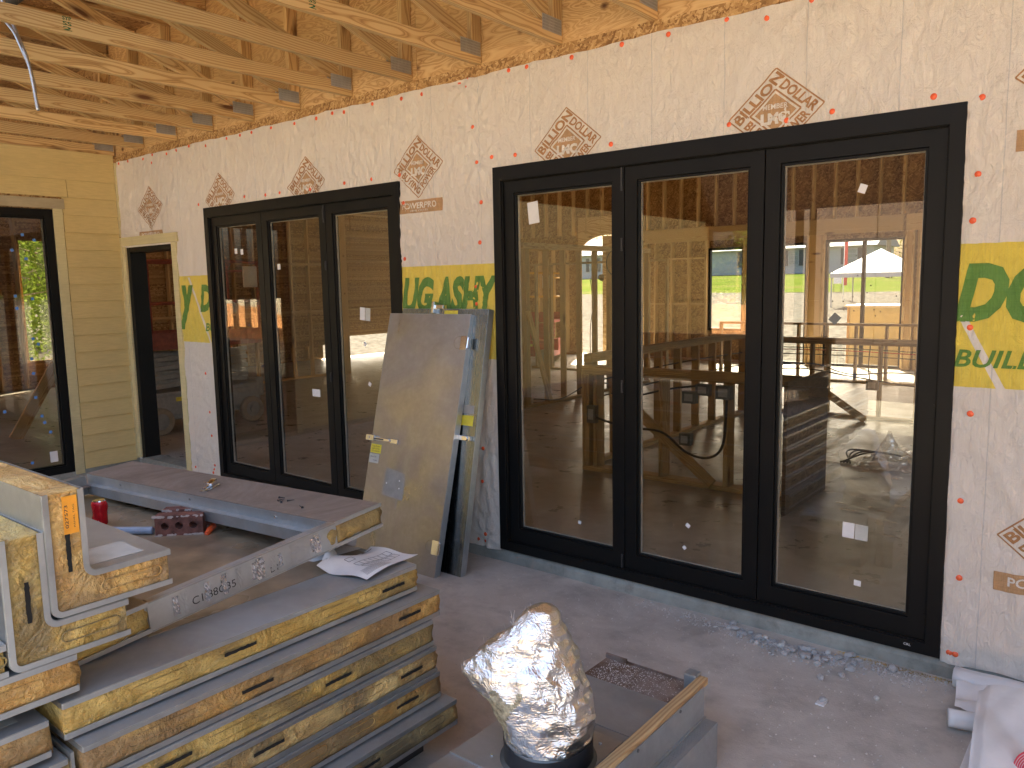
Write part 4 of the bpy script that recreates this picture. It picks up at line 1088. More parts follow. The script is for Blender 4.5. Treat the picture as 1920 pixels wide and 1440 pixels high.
# front threshold channel facing the camera
b = MB(); b.box(-0.003, -0.0005, W1-0.004, W2+0.004, -H_, 0.0, 'galvanized_edge'); b.box(-0.0005, 0.030, W1+0.001, W2-0.002, -0.003, 0.0, 'galvanized'); b.box(-0.0005, 0.030, W1+0.031, W2-0.002, -H_, -H_+0.003, 'galvanized')
b.box(0.0268, 0.0298, W1+0.031, W2-0.002, -0.030, -0.0032, 'galvanized'); b.box(-0.0075, -0.0032, W1, W2, -0.004, -0.001, 'galvanized'); b.box(-0.0075, -0.0032, W1, W2, -H_, -H_+0.003, 'galvanized')
b.build('threshold_channel', None, fp, FM)
# end rail at the far left with pebbled faces
b = MB(); b.box(LX-0.05, LX, W1+0.031, W2-0.002, -H_, -0.001, 'embossed_skin'); b.box(LX-0.09, LX-0.0502, W1+0.031, W2-0.002, -0.055, -0.047, 'old_rail'); b.build('end_rail', None, fp, FM)
for x in (0.35, 0.95, 1.55): MB().cyl(FM @ Vector((x, W1+0.0005, -0.025)), FM @ Vector((x, W1+0.003, -0.025)), 0.006, n=8).build('rivet', 'chrome', fp, Matrix.Identity(4))
# foil tape scraps and marker writing on the channel
rt = random.Random(5)
for (c, w, hh) in [(0.335, 0.030, 0.07), (0.355, 0.016, 0.05), (0.415, 0.085, 0.072), (0.50, 0.012, 0.05), (0.53, 0.026, 0.055), (0.585, 0.032, 0.075), (0.61, 0.02, 0.06), (0.67, 0.018, 0.07), (0.725, 0.022, 0.07), (0.79, 0.020, 0.065), (0.875, 0.030, 0.07), (0.90, 0.022, 0.06)]:
    b = MB(); n = 7; mrows = 9
    vs = []; fs = []
    for j in range(mrows):
        for i in range(n):
            e = rt.uniform(-0.003, 0.003) if i in (0, n-1) else 0
            vs.append((-0.0036-rt.uniform(0, 0.0014), c-w/2+w*i/(n-1)+e, -H_/2-hh/2+hh*j/(mrows-1)))
    for j in range(mrows-1):
        for i in range(n-1): a = j*n+i; fs.append((a, a+1, a+1+n, a+n))
    b.add(vs, fs).build('foil_tape', 'galvanized_edge' if rt.random() < 0.5 else 'chrome', fp, FM)
m = MB(); text_on(m, "C1,88G35", lambda u, v: (-0.0034, 0.845-u*0.16, -0.075+v*0.030)); text_on(m, "D1", lambda u, v: (-0.0034, 0.545-u*0.03, -0.080+v*0.020)); text_on(m, "- 1 -", lambda u, v: (-0.0034, 0.575-u*0.075, -0.035+v*0.014))
m.build('marker_writing', 'ink', fp, FM)
# a yellow glue smear near the foam
b = MB(); rp = [(-0.0038, 0.262+0.022*math.cos(a)*(1+0.3*math.sin(3*a)), -0.05+0.030*math.sin(a)) for a in [2*math.pi*k/18 for k in range(18)]]
b.add(rp, [tuple(range(18))]).build('glue_smear', 'foam_yellow', fp, FM)

tag(box('ceiling_reflection_sheet', 'ceiling_reflection', -1.15, 0.93, -2.80, -1.90, 0.7653, 0.7672), 'added brown sheet under the bricks, its colour standing in for the mirrored ceiling', 'reflection sheet')  # added sheet; its tan replaces the ceiling's reflection in the panel skin
# ---- things lying on the stack
def brick(cx, cy, z, rot, label, tilt=0.0):
    t = thing('brick', label, 'brick', (cx, cy, z), 'red clay bricks on the panel stack')
    # stands on edge: 0.194 long, 0.057 thick, 0.092 high, holes through the thickness
    T = Matrix.Translation((cx, cy, z)) @ Matrix.Rotation(rot, 4, 'Z') @ Matrix.Rotation(tilt, 4, 'X')
    L, Hh, D = 0.198, 0.090, 0.057
    n = 12; holes = [(-0.058, 0.045), (0.0, 0.045), (0.058, 0.045)]; r = 0.0165
    b = MB()
    # front and back faces as rings round holes: split the face into three cells
    for sgn in (-1, 1):
        y = sgn*D/2
        for hx, hz in holes:
            x0, x1 = hx-0.029, hx+0.029
            if hx < -0.01: x0 = -L/2
            if hx > 0.01: x1 = L/2
            circ = [(hx+r*math.cos(2*math.pi*k/n+math.pi/4), y, hz+r*math.sin(2*math.pi*k/n+math.pi/4)) for k in range(n)]
            sq = []
            for k in range(n):
                a = 2*math.pi*k/n+math.pi/4; c, s = math.cos(a), math.sin(a)
                # project to rectangle
                tx = ((x1-hx) if c > 0 else (x0-hx))/c if abs(c) > 1e-6 else 1e9; tz = ((Hh-hz) if s > 0 else -hz)/s if abs(s) > 1e-6 else 1e9
                q_ = min(tx, tz); sq.append((hx+q_*c, y, hz+q_*s))
            corner = [(x1, y, Hh), (x0, y, Hh), (x0, y, 0), (x1, y, 0)]
            o = len(b.v); vs = circ+sq+corner; fs = [(k, (k+1) % n, n+(k+1) % n, n+k) for k in range(n)]
            b.add(vs, fs)
            # fill corners between neighbouring ray hits
            for ci, cpt in enumerate(corner):
                cx_, cz_ = cpt[0], cpt[2]
                for k in range(n):
                    p, q2 = sq[k], sq[(k+1) % n]
                    if abs(p[0]-q2[0]) > 1e-5 and abs(p[2]-q2[2]) > 1e-5:
                        if abs((p[0] if abs(p[0]-cx_) < 1e-5 else q2[0])-cx_) < 1e-5 and abs((p[2] if abs(p[2]-cz_) < 1e-5 else q2[2])-cz_) < 1e-5:
                            b.add([p, q2, cpt], [(0, 1, 2)])
    for hx, hz in holes:
        vs = [(hx+r*math.cos(2*math.pi*k/n+math.pi/4), sg*D/2, hz+r*math.sin(2*math.pi*k/n+math.pi/4)) for sg in (-1, 1) for k in range(n)]
        b.add(vs, [(k, n+k, n+(k+1) % n, (k+1) % n) for k in range(n)])
    h = L/2; d = D/2
    b.add([(-h, -d, 0), (h, -d, 0), (h, d, 0), (-h, d, 0), (-h, -d, Hh), (h, -d, Hh), (h, d, Hh), (-h, d, Hh)], [(0, 1, 2, 3), (4, 7, 6, 5), (1, 5, 6, 2), (0, 3, 7, 4)])
    o = b.build('brick_body', 'brick_red', t, T)
    m2 = MB(); rr = random.Random(int(cx*1000))
    for k in range(46):
        x = rr.choice([-1, 1])*rr.uniform(0.7, 1.0)*h if rr.random() < 0.5 else rr.uniform(-h, h); z2 = rr.choice([0.004, Hh-0.004])+rr.uniform(-0.003, 0.003)
        w = rr.uniform(0.004, 0.014); hh2 = rr.uniform(0.002, 0.005)
        m2.add([(x-w, -d-0.0008, z2-hh2), (x, -d-0.0012, z2-hh2*1.4), (x+w, -d-0.0008, z2), (x+w*0.5, -d-0.001, z2+hh2), (x-w*0.7, -d-0.0008, z2+hh2)], [(0, 1, 2, 3, 4)])
    m2.build('mortar_crust', 'mortar', t, T)
    return t
brick(0.03, -2.205, 0.7655, math.radians(46), 'front red brick on edge showing three dark holes, mortar crusted')
brick(-0.035, -2.135, 0.7655, math.radians(46), 'rear red brick on edge, half hidden behind its twin')
# drinks can, dented
t = thing('drinks_can', 'crushed red and silver drinks can by the bricks', 'can', (-0.40, -2.355, 0.7655))
b = MB(); prof = [(0.024, 0), (0.031, 0.008), (0.033, 0.03), (0.030, 0.055), (0.033, 0.085), (0.033, 0.100), (0.027, 0.112)]
n = 20; vs = []; fs = []
for r_, z_ in prof:
    for k in range(n): a = 2*math.pi*k/n; q_ = r_*(1+0.08*math.sin(3*a+z_*60)); vs.append((q_*math.cos(a), q_*math.sin(a), z_))
for j in range(len(prof)-1):
    for k in range(n): a = j*n+k; c = j*n+(k+1) % n; fs.append((a, c, c+n, a+n))
fs.append(tuple(range(n-1, -1, -1)))
TC = Matrix.Translation((-0.40, -2.355, 0.7655))
b.add(vs, fs).build('can_body', 'can_red', t, TC, smooth=True)
MB().cyl((0, 0, 0.1115), (0, 0, 0.116), 0.0275, 0.026, 20).build('can_lid', 'chrome', t, TC)
MB().tube([(0.0335*math.cos(a), 0.0335*math.sin(a), 0.04+0.02*math.sin(a*1.2)) for a in [-2.4+0.12*k for k in range(16)]], 0.0016, 5).build('can_stripe', 'paper_white', t, TC)
b = MB(); b.tube([(-0.30, -2.46, 0.784), (-0.06, -2.285, 0.784)], 0.017, 14); b.cyl((-0.06, -2.285, 0.784), (-0.058, -2.2835, 0.784), 0.013, mat=None)
tag(b.build('blue_pipe', 'pipe_blue', smooth=False), 'short grey blue pipe offcut pointing at the bricks', 'pipe')
b = MB(); b.cyl((0.10, -2.095, 0.785), (0.135, -2.135, 0.783), 0.014, 0.013, 10).cyl((0.135, -2.135, 0.783), (0.142, -2.15, 0.772), 0.012, 0.012, 10).cyl((0.142, -2.15, 0.772), (0.144, -2.155, 0.767), 0.009, 0.009, 8)
tag(b.build('orange_plug', 'plug_orange'), 'orange cord plug end lying beside the front brick', 'plug')
# paper sheets with a printed drawing
def paper():
    t = thing('drawing_sheet', 'crumpled printed drawing sheet on the far corner of the top panel', 'paper', (0.95, -1.98, 0.766))
    o = Vector((1.118, -2.10, 0.768)); ux = Vector((-0.045, 0.30, 0.0)); uy = Vector((-0.215, -0.055, 0.0))
    def P(u, v, lift=0.0):
        z = 0.004+0.020*math.sin(u*3.0+0.6)**2*(0.4+v)+0.016*max(0, v-0.75)*4*0.8*math.cos(u*5)+0.006*math.sin(v*7+u*3)
        z = max(z, 0.001); p = o+ux*u+uy*v; return (p.x, p.y, 0.766+z+lift)
    def grid(n, m_, f): 
        vs = [f(i/n, j/m_) for j in range(m_+1) for i in range(n+1)]
        return vs, [(j*(n+1)+i, j*(n+1)+i+1, (j+1)*(n+1)+i+1, (j+1)*(n+1)+i) for j in range(m_) for i in range(n)]
    v, f = grid(24, 16, lambda u, w: P(u, w)); s = MB().add(v, f).build('sheet', 'paper_white', t, Matrix.Identity(4), smooth=True)
    v, f = grid(12, 10, lambda u, w: (0.80-0.16*w+0.03*u, -2.09+0.22*u-0.05*w, 0.7665+0.010*math.sin(u*3)*w+0.002)); MB().add(v, f).build('sheet', 'paper_white', t, Matrix.Identity(4), smooth=True)
    v, f = grid(8, 8, lambda u, w: (0.915-0.05*w-0.03*u, -2.13+0.09*u+0.03*w, 0.782+0.028*math.sin(math.pi*u)+0.012*w)); MB().add(v, f).build('sheet', 'paper_white', t, Matrix.Identity(4), smooth=True)
    k = MB()
    def ln(u0, v0, u1, v1, w=0.004):
        n = 10
        for i in range(n):
            a, b_ = i/n, (i+1)/n
            p = [(u0+(u1-u0)*a, v0+(v1-v0)*a), (u0+(u1-u0)*b_, v0+(v1-v0)*b_)]; d = Vector((u1-u0, v1-v0)).normalized(); q_ = (-d.y*w, d.x*w)
            k.add([P(p[0][0]-q_[0], p[0][1]-q_[1], 0.0007), P(p[1][0]-q_[0], p[1][1]-q_[1], 0.0007), P(p[1][0]+q_[0], p[1][1]+q_[1], 0.0007), P(p[0][0]+q_[0], p[0][1]+q_[1], 0.0007)], [(0, 1, 2, 3)])
    for r_ in (0.30, 0.46):
        ln(0.30, r_, 0.92, r_); ln(0.30, r_+0.13, 0.92, r_+0.13)
        for i in range(8): ln(0.30+0.62*i/7, r_, 0.30+0.62*i/7, r_+0.13)
    for i in range(9): ln(0.08+0.005*i, 0.08+0.022*i, 0.52, 0.08+0.022*i, 0.0025)
    ln(0.5, 0.90, 0.95, 0.93, 0.010); ln(0.30, 0.68, 0.42, 0.68); ln(0.42, 0.68, 0.42, 0.78); ln(0.42, 0.78, 0.30, 0.78); ln(0.30, 0.78, 0.30, 0.68)
    k.build('printed_lines', 'ink', t, Matrix.Identity(4))
paper()
# latch hardware and dark screws on the far rail
T = FM @ Matrix.Translation((0.93, 0.155, 0.0005)) @ Matrix.Rotation(math.radians(115), 4, 'Z')
t = thing('latch_catch', 'bright chrome latch catch lying on the brown far rail', 'latch', tuple(T.translation))
MB().box(-0.055, 0.055, -0.02, 0.02, 0, 0.005).build('catch_plate', 'chrome', t, T, bevel=0.001)
MB().prism([(-0.045, 0.005), (0.0, 0.005), (0.0, 0.022), (-0.03, 0.034), (-0.045, 0.034)], 'y', -0.014, 0.014).build('catch_block', 'chrome', t, T, bevel=0.002)
MB().cyl((0.0, 0, 0.015), (0.05, 0, 0.013), 0.006).cyl((0.035, 0, 0.012), (0.035, 0, 0.040), 0.005).build('catch_pin', 'chrome', t, T)
for i, (x, y, r_) in enumerate([(0.46, 0.12, 0.3), (0.44, 0.14, 1.4), (0.42, 0.15, 2.2), (0.39, 0.13, 0.9), (0.28, 0.17, 2.9)]):
    p = FM @ Vector((x, y, 0.004)); d = Vector((math.cos(r_), math.sin(r_), 0.05))*0.014
    b = MB(); b.cyl(p-d, p+d, 0.0025, 0.0008, 6).cyl(p-d*1.15, p-d, 0.005, 0.004, 8)
    tag(b.build('screw', 'ink'), 'short dark screw strewn on the brown far rail', 'screw', 'loose dark screws on the rail')

# ================================================================== two steel cooler doors leaning on the wall
def lean_door(x0, x1, yb, yt, zt, hgt, label, th, front, kind, dx=0.0):
    ux = Vector((1, 0, 0)); uz = Vector((dx, yt-yb, zt)).normalized(); ny = ux.cross(uz)   # points to -y? adjust
    ny = uz.cross(ux)                                                # outward is -y side negative
    T = Matrix.Translation((x0, yb, 0.0)) @ Matrix(((ux.x, ny.x, uz.x, 0), (ux.y, ny.y, uz.y, 0), (ux.z, ny.z, uz.z, 0), (0, 0, 0, 1)))
    t = thing('cooler_door', label, 'cooler door', ((x0+x1)/2, yb, 0), 'stainless cooler doors leaning on the wrap'); w = x1-x0
    MB().box(0.002, w-0.002, 0.001, th, 0.0, hgt).build('door_core', 'gasket_grey', t, T, bevel=0.002)
    MB().box(0, w, -0.0015, 0.0008, 0.0, hgt).build('face_skin', front, t, T, bevel=0.0007, seg=1)
    for a, b_ in ((-0.001, 0.0016), (w-0.0016, w+0.001)): MB().box(a, b_, 0.001, th, 0.0, hgt).build('edge_skin', 'galvanized_edge', t, T)
    MB().box(0, w, 0.001, th, hgt, hgt+0.0015).build('edge_skin', 'galvanized_edge', t, T)
    return t, T, w
A, TA, wA = lean_door(-0.895, -0.140, -0.51, -0.105, 1.62, 1.675, 'front leaning stainless cooler door with a long latch handle and square bare patch', 0.050, 'stainless', 'a')
B, TB, wB = lean_door(-0.80, -0.018, -0.40, -0.07, 1.655, 1.69, 'rear leaning cooler door, darker, mostly hidden behind the front one', 0.050, 'stainless_dark', 'b')
def on_door(t, T, name, mat, x0, x1, z0, z1, y0=-0.0025, y1=-0.0016, bevel=0.0): return MB().box(x0, x1, y0, y1, z0, z1).build(name, mat, t, T, bevel=bevel)
# handle of A
b = MB(); b.box(-0.03, 0.05, -0.030, -0.002, 0.785, 0.825).box(0.05, 0.20, -0.022, -0.006, 0.793, 0.812).box(0.20, 0.27, -0.016, -0.002, 0.785, 0.818).cyl((0.0, -0.034, 0.805), (0.0, -0.028, 0.805), 0.010).cyl((0.19, -0.026, 0.803), (0.19, -0.02, 0.803), 0.009)
b.build('latch_handle', 'chrome', A, TA, bevel=0.003)
b = MB(); b.box(0.03, 0.14, -0.0235, -0.0221, 0.798, 0.807); b.build('latch_handle', 'ink', A, TA)
on_door(A, TA, 'warning_label', 'sticker_yellow', 0.008, 0.110, 0.705, 0.765); on_door(A, TA, 'data_label', 'sticker_grey', 0.006, 0.100, 0.637, 0.698)
m = MB()
for k, s in enumerate(("CAUTION", "KEEP DOOR", "CLOSED")): text_on(m, s, on_plane((0.02, -0.0028, 0.745-k*0.016), (0.075, 0, 0), (0, 0, 0.010)))
text_on(m, "SERIAL NO", on_plane((0.015, -0.0028, 0.675), (0.06, 0, 0), (0, 0, 0.008))); text_on(m, "TYPE", on_plane((0.045, -0.0028, 0.650), (0.04, 0, 0), (0, 0, 0.008)))
m.build('label_text', 'ink', A, TA)
# bare rectangular patch where a plate was taken off (a torn protective film corner)
b = MB(); b.add([(0.175, -0.0019, 0.44), (0.375, -0.0019, 0.425), (0.380, -0.0019, 0.44), (0.375, -0.0019, 0.60), (0.19, -0.0019, 0.625)], [(0, 1, 2, 3, 4)]); b.build('bare_patch', 'gasket_grey', A, TA)
for (x0, x1, z0, z1) in [(0.32, 0.33, 0.36, 0.44), (0.09, 0.094, 0.32, 0.43), (0.09, 0.16, 0.30, 0.305), (0.44, 0.51, 0.20, 0.205)]: on_door(A, TA, 'scratch', 'gasket_grey', x0, x1, z0, z1, -0.0022)
for x, z in ((0.21, 0.52), (0.335, 0.50), (0.33, 0.55)): MB().cyl((x, -0.0018, z), (x, -0.004, z), 0.005).build('screw_head', 'paper_white', A, TA)
def hinge_stub(t, T, w, z):
    b = MB(); b.box(w-0.055, w-0.001, -0.004, -0.0016, z-0.045, z+0.045).cyl((w+0.010, -0.004, z-0.035), (w+0.010, -0.004, z+0.035), 0.011).box(w-0.01, w+0.01, -0.006, 0.012, z-0.025, z+0.025)
    b.build('hinge', 'chrome', t, T, bevel=0.001)
    r = MB(); r.tube([(w-0.07+0.040*math.cos(a), -0.0022, z+0.040*math.sin(a)) for a in [2*math.pi*k/24 for k in range(24)]], 0.0012, 5, closed=True); r.build('hinge', 'old_rail', t, T)
hinge_stub(A, TA, wA, 1.49); hinge_stub(A, TA, wA, 0.185)
on_door(B, TB, 'warning_label', 'sticker_yellow', wB-0.145, wB-0.03, 0.945, 1.01); on_door(B, TB, 'data_label', 'gasket_grey', wB-0.135, wB-0.03, 1.02, 1.075)
MB().box(wB-0.17, wB-0.02, -0.028, -0.002, 0.85, 0.88).cyl((wB-0.05, -0.036, 0.865), (wB-0.05, -0.026, 0.865), 0.014).build('latch_handle', 'chrome', B, TB, bevel=0.003)
on_door(B, TB, 'warning_label', 'sticker_yellow', 0.40, 0.52, hgt0 := 1.655, 1.68)
b = MB(); b.box(0.30, 0.325, -0.03, 0.05, 1.66, 1.735).box(0.325, 0.40, -0.02, -0.004, 1.69, 1.715).build('hinge', 'chrome', B, TB, bevel=0.002)
# ================================================================== roof curb, duct box, foil duct
cb = thing('equipment_curb', 'long galvanized roof curb with a wooden top strip standing on the floor', 'roof curb', (1.75, -1.9, 0))
def cbox(name, mat, *a, **k): return box(name, mat, *a, parent=cb, **k)
lumber('nailer_strip', 'pine_weathered', (2.000, -3.3, 0.300), (2.000, -1.215, 0.300), 0.036, 0.030, cb)
b = MB(); b.box(2.0185, 2.0215, -3.3, -1.255, 0.176, 0.296); b.box(1.980, 1.9825, -3.3, -1.22, 0.02, 0.283); b.box(2.0215, 2.031, -3.3, -1.255, 0.176, 0.180); b.build('upper_side', 'duct_steel', cb, Matrix.Identity(4))
b = MB(); b.box(2.076, 2.079, -3.3, -1.262, 0.0, 0.176); b.box(2.031, 2.0765, -3.3, -1.262, 0.172, 0.1755); b.box(2.0315, 2.0785, -1.2645, -1.2615, 0.0, 0.1715)
for i in range(90): y = -1.30-i*0.012; b.box(2.040, 2.060, y-0.003, y+0.003, 0.1757, 0.1772)
b.build('lower_side', 'duct_steel', cb, Matrix.Identity(4))
MB().box(1.9830, 2.0180, -1.262, -1.258, 0.0, 0.284).build('end_plate', 'duct_steel', cb, Matrix.Identity(4))
b = MB(); b.box(1.935, 1.985, -1.255, -1.205, 0.235, 0.325).box(1.945, 1.975, -1.2045, -1.2035, 0.25, 0.31); b.build('corner_bracket', 'duct_steel', cb, Matrix.Identity(4), bevel=0.006)
for y in (-1.45, -1.75): MB().cyl((2.0215, y, 0.285), (2.0245, y, 0.285), 0.006, n=8).build('bolt', 'box_grey', cb, Matrix.Identity(4))
# dirty pan behind
b = MB(); b.box(1.50, 1.945, -1.343, -1.10, 0.188, 0.202); b.box(1.50, 1.945, -1.104, -1.100, 0.2022, 0.210); b.box(1.52, 1.93, -1.33, -1.12, 0.02, 0.1875); b.box(1.497, 1.60, -1.115, -1.1045, 0.2022, 0.222)
b.build('drain_pan', 'rust_pan', cb, Matrix.Identity(4), bevel=0.002)
rp = random.Random(4); v = []; f = []
for k in range(1700):
    x = rp.triangular(1.505, 1.93, 1.56); y = rp.uniform(-1.335, -1.11); s = 0.0005+0.0022*rp.random()**2; z = 0.2021
    o = len(v); v += [(x-s, y-s, z), (x+s, y-s*0.6, z), (x, y+s, z), (x, y, z+s)]; f += [(o, o+1, o+3), (o+1, o+2, o+3), (o+2, o, o+3)]
tag(MB().add(v, f).build('plaster_crumbs', 'stone_pale', cb, Matrix.Identity(4)), kind='stuff')
db = thing('duct_box', 'sheet metal transition box with a round black collar beside the wooden strip', 'duct box', (1.69, -1.9, 0))
b = MB(); b.box(1.47, 1.915, -2.9, -1.345, 0.0, 0.228); b.build('box_body', 'duct_steel', db, Matrix.Identity(4), bevel=0.003)
b = MB(); b.box(1.462, 1.923, -1.62, -1.338, 0.2285, 0.2315); b.box(1.9205, 1.9235, -2.9, -1.338, 0.205, 0.2283); b.build('lid_flange', 'duct_steel', db, Matrix.Identity(4))
b = MB(); b.box(1.475, 1.91, -2.9, -1.66, 0.2285, 0.2305); b.box(1.475, 1.91, -2.07, -2.06, 0.2306, 0.236); b.build('lid_sheet', 'galvanized', db, Matrix.Identity(4))
DCX, DCY, DR = 1.752, -1.880, 0.146
b = MB(); n = 40; vs = []; fs = []
for z, r in ((0.2306, DR+0.018), (0.2345, DR+0.016), (0.238, DR), (0.262, DR-0.001), (0.300, DR+0.001), (0.302, DR-0.004)):
    for k in range(n): a = 2*math.pi*k/n; vs.append((DCX+r*math.cos(a), DCY+r*math.sin(a), z))
for j in range(5):
    for k in range(n): a = j*n+k; c = j*n+(k+1) % n; fs.append((a, c, c+n, a+n))
b.add(vs, fs).build('round_collar', 'box_grey', db, Matrix.Identity(4), smooth=True)
# black tape round the foot of the sleeve
b = MB(); vs = []; fs = []; rt = random.Random(9)
for j, z in enumerate((0.240, 0.265, 0.29, 0.306)):
    for k in range(n): a = 2*math.pi*k/n; r = DR+0.004+rt.uniform(0, 0.002); vs.append((DCX+r*math.cos(a), DCY+r*math.sin(a), z+0.010*math.sin(a*2+1)*(j > 1)))
for j in range(3):
    for k in range(n): a = j*n+k; c = j*n+(k+1) % n; fs.append((a, c, c+n, a+n))
tp = b.add(vs, fs).build('tape_band', 'cable_black', db, Matrix.Identity(4), smooth=True)
for k in range(9):
    a = 2*math.pi*k/9+0.3; p = Vector((DCX+(DR+0.045)*math.cos(a), DCY+(DR+0.045)*math.sin(a), 0.2306))
    if 1.48 < p.x < 1.905 and p.y < -1.67: MB().cyl(p, p+Vector((0, 0, 0.004)), 0.005, n=6).build('bolt', 'chrome', db, Matrix.Identity(4))
# foil sleeve: crumpled, leaning left; outline from the photo, real volume
fd = thing('foil_duct', 'crumpled silver foil flexible duct stub flopping over its black collar', 'flexible duct', (DCX, DCY, 0.29))
def foil():
    nu, nv = 150, 110
    keys = [  # t, centre dx (camera-left is -x,-y mix), height, rx, ry
        (0.00, 0.000, 0.285, 0.140, 0.140), (0.08, 0.000, 0.315, 0.150, 0.146), (0.25, -0.012, 0.395, 0.166, 0.150), (0.42, -0.040, 0.475, 0.182, 0.145),
        (0.58, -0.062, 0.545, 0.178, 0.128), (0.74, -0.055, 0.620, 0.128, 0.100), (0.88, -0.030, 0.685, 0.078, 0.066), (0.96, -0.012, 0.725, 0.048, 0.040), (1.0, -0.006, 0.735, 0.020, 0.015)]
    from mathutils import noise
    ux = Vector((0.777, 0.629, 0)); uy = Vector((-0.629, 0.777, 0))   # across the view / away from it
    vs = []
    for j in range(nv+1):
        t = j/nv
        for a, c in zip(keys[:-1], keys[1:]):
            if a[0] <= t <= c[0]:
                w = (t-a[0])/(c[0]-a[0]); w = w*w*(3-2*w)*0.5+w*0.5; K = [a[i]+(c[i]-a[i])*w for i in range(5)]; break
        for i in range(nu):
            th = 2*math.pi*i/nu
            lean = 0.0
            x, y = K[3]*math.cos(th), K[4]*math.sin(th)
            # sharp elbow to the left at mid height
            el = math.exp(-((t-0.55)/0.13)**2)*max(0, -math.cos(th))**6
            x -= 0.045*el
            p = ux*(K[1]+x*1.05)+uy*y+Vector((DCX, DCY, 0.285+(K[2]-0.285)*1.06))
            q_ = p*1.0
            n1 = noise.noise(q_*9+Vector((3, 1, 2))); n2 = noise.noise(q_*24); n3 = abs(noise.noise(q_*15+Vector((7, 7, 7)))); n4 = noise.noise(q_*60)
            ringing = math.sin(t*70+2.0*math.cos(th)+n1*3)*0.5
            amp = min(1, t/0.10)*(1-0.3*t)
            n5 = abs(noise.noise(Vector((q_.x*7+q_.z*4, q_.y*7, q_.z*26+q_.x*9)))); d = amp*(0.024*n1+0.005*n2-0.018*n3-0.013*n5+0.0012*ringing+0.001*n4)
            nrm = (ux*math.cos(th)+uy*math.sin(th)); p = p+nrm*d
            p.z += amp*0.006*n2
            vs.append(tuple(p))
    fs = []
    for j in range(nv):
        for i in range(nu):
            a = j*nu+i; c = j*nu+(i+1) % nu; fs.append((a, c, c+nu, a+nu))
    top = len(vs); vs.append((DCX+ux.x*-0.006, DCY+ux.y*-0.006, 0.770))
    for i in range(nu): fs.append((nv*nu+i, nv*nu+(i+1) % nu, top))
    wool = []; foilf = []
    for f_ in fs:
        j, i = divmod(f_[0], nu); th = 2*math.pi*i/nu; t = j/nv
        a_ = (th-3.75+0.35*math.sin(t*9)); (wool if (abs(a_) < 0.42 and 0.10+0.05*math.sin(th*9) < t < 0.46+0.04*math.sin(th*13) and len(f_) == 4) else foilf).append(f_)
    o = MB().add(vs, foilf).build('foil_sleeve', 'foil', fd, Matrix.Identity(4), smooth=True)
    MB().add(vs, wool).build('glass_wool', 'glass_wool', fd, Matrix.Identity(4), smooth=True)
    # torn end and loose fibres
    rr = random.Random(3); b = MB()
    for k in range(14):
        th = rr.uniform(1.6, 4.2); t = rr.uniform(0.5, 0.9); p = Vector(vs[int(t*nv)*nu+int(th/6.283*nu)]); d = Vector((rr.uniform(-0.5, 0), rr.uniform(-0.4, 0.1), rr.uniform(0.6, 1))).normalized()
        b.tube([p, p+d*0.02, p+d*0.045+Vector((0.004, 0, 0))], 0.0006, 3)
    b.build('loose_fibre', 'paper_white', fd, Matrix.Identity(4))
    # exposed glass wool cheek on the left underside
    m = MB(); text_on(m, "HEAT LINE", lambda u, v: tuple(Vector((1.752, -2.045, 0.355))+Vector((0.055, 0.045, 0))*u+Vector((0, 0, 0.012))*v))
    return o
foil()
b = MB(); rr = random.Random(8)
vs = [(1.80+0.13*i/8+rr.uniform(-.006, .006), -2.36+0.22*j/8+0.05*i/8, 0.2315+0.030*max(0, math.sin(i*0.9+j*0.7))*(0.3+rr.random()*0.7)+0.002) for j in range(9) for i in range(9)]
fs = [(j*9+i, j*9+i+1, (j+1)*9+i+1, (j+1)*9+i) for j in range(8) for i in range(8)]
tag(b.add(vs, fs).build('plastic_bag', 'clear_plastic', smooth=True), 'small clear plastic bag resting on the duct box at bottom edge', 'bag')

# ================================================================== rubble along the kerb
def chunk(seed):
    r = random.Random(seed); bm = bmesh.new()
    bmesh.ops.create_icosphere(bm, subdivisions=1, radius=1.0)
    sx, sy, sz = r.uniform(0.8, 1.3), r.uniform(0.55, 0.9), r.uniform(0.4, 0.75)
    for v in bm.verts:
        k = r.uniform(0.72, 1.12); v.co = Vector((v.co.x*sx*k, v.co.y*sy*k, v.co.z*sz*k))
    for _ in range(3):
        n = Vector((r.uniform(-1, 1), r.uniform(-1, 1), r.uniform(-0.5, 1))).normalized()
        bmesh.ops.bisect_plane(bm, geom=bm.verts[:]+bm.edges[:]+bm.faces[:], plane_co=n*0.55, plane_no=n, clear_outer=True)
        bmesh.ops.holes_fill(bm, edges=[e for e in bm.edges if e.is_boundary])
    bmesh.ops.recalc_face_normals(bm, faces=bm.faces)
    me = bpy.data.meshes.new('concrete_chunk'); bm.to_mesh(me); bm.free()
    me.materials.append(M['stone_chip' if seed % 5 else 'stone_pale']); return me
CH = [chunk(i) for i in range(1, 9)]
rr = random.Random(21)
ck = 0
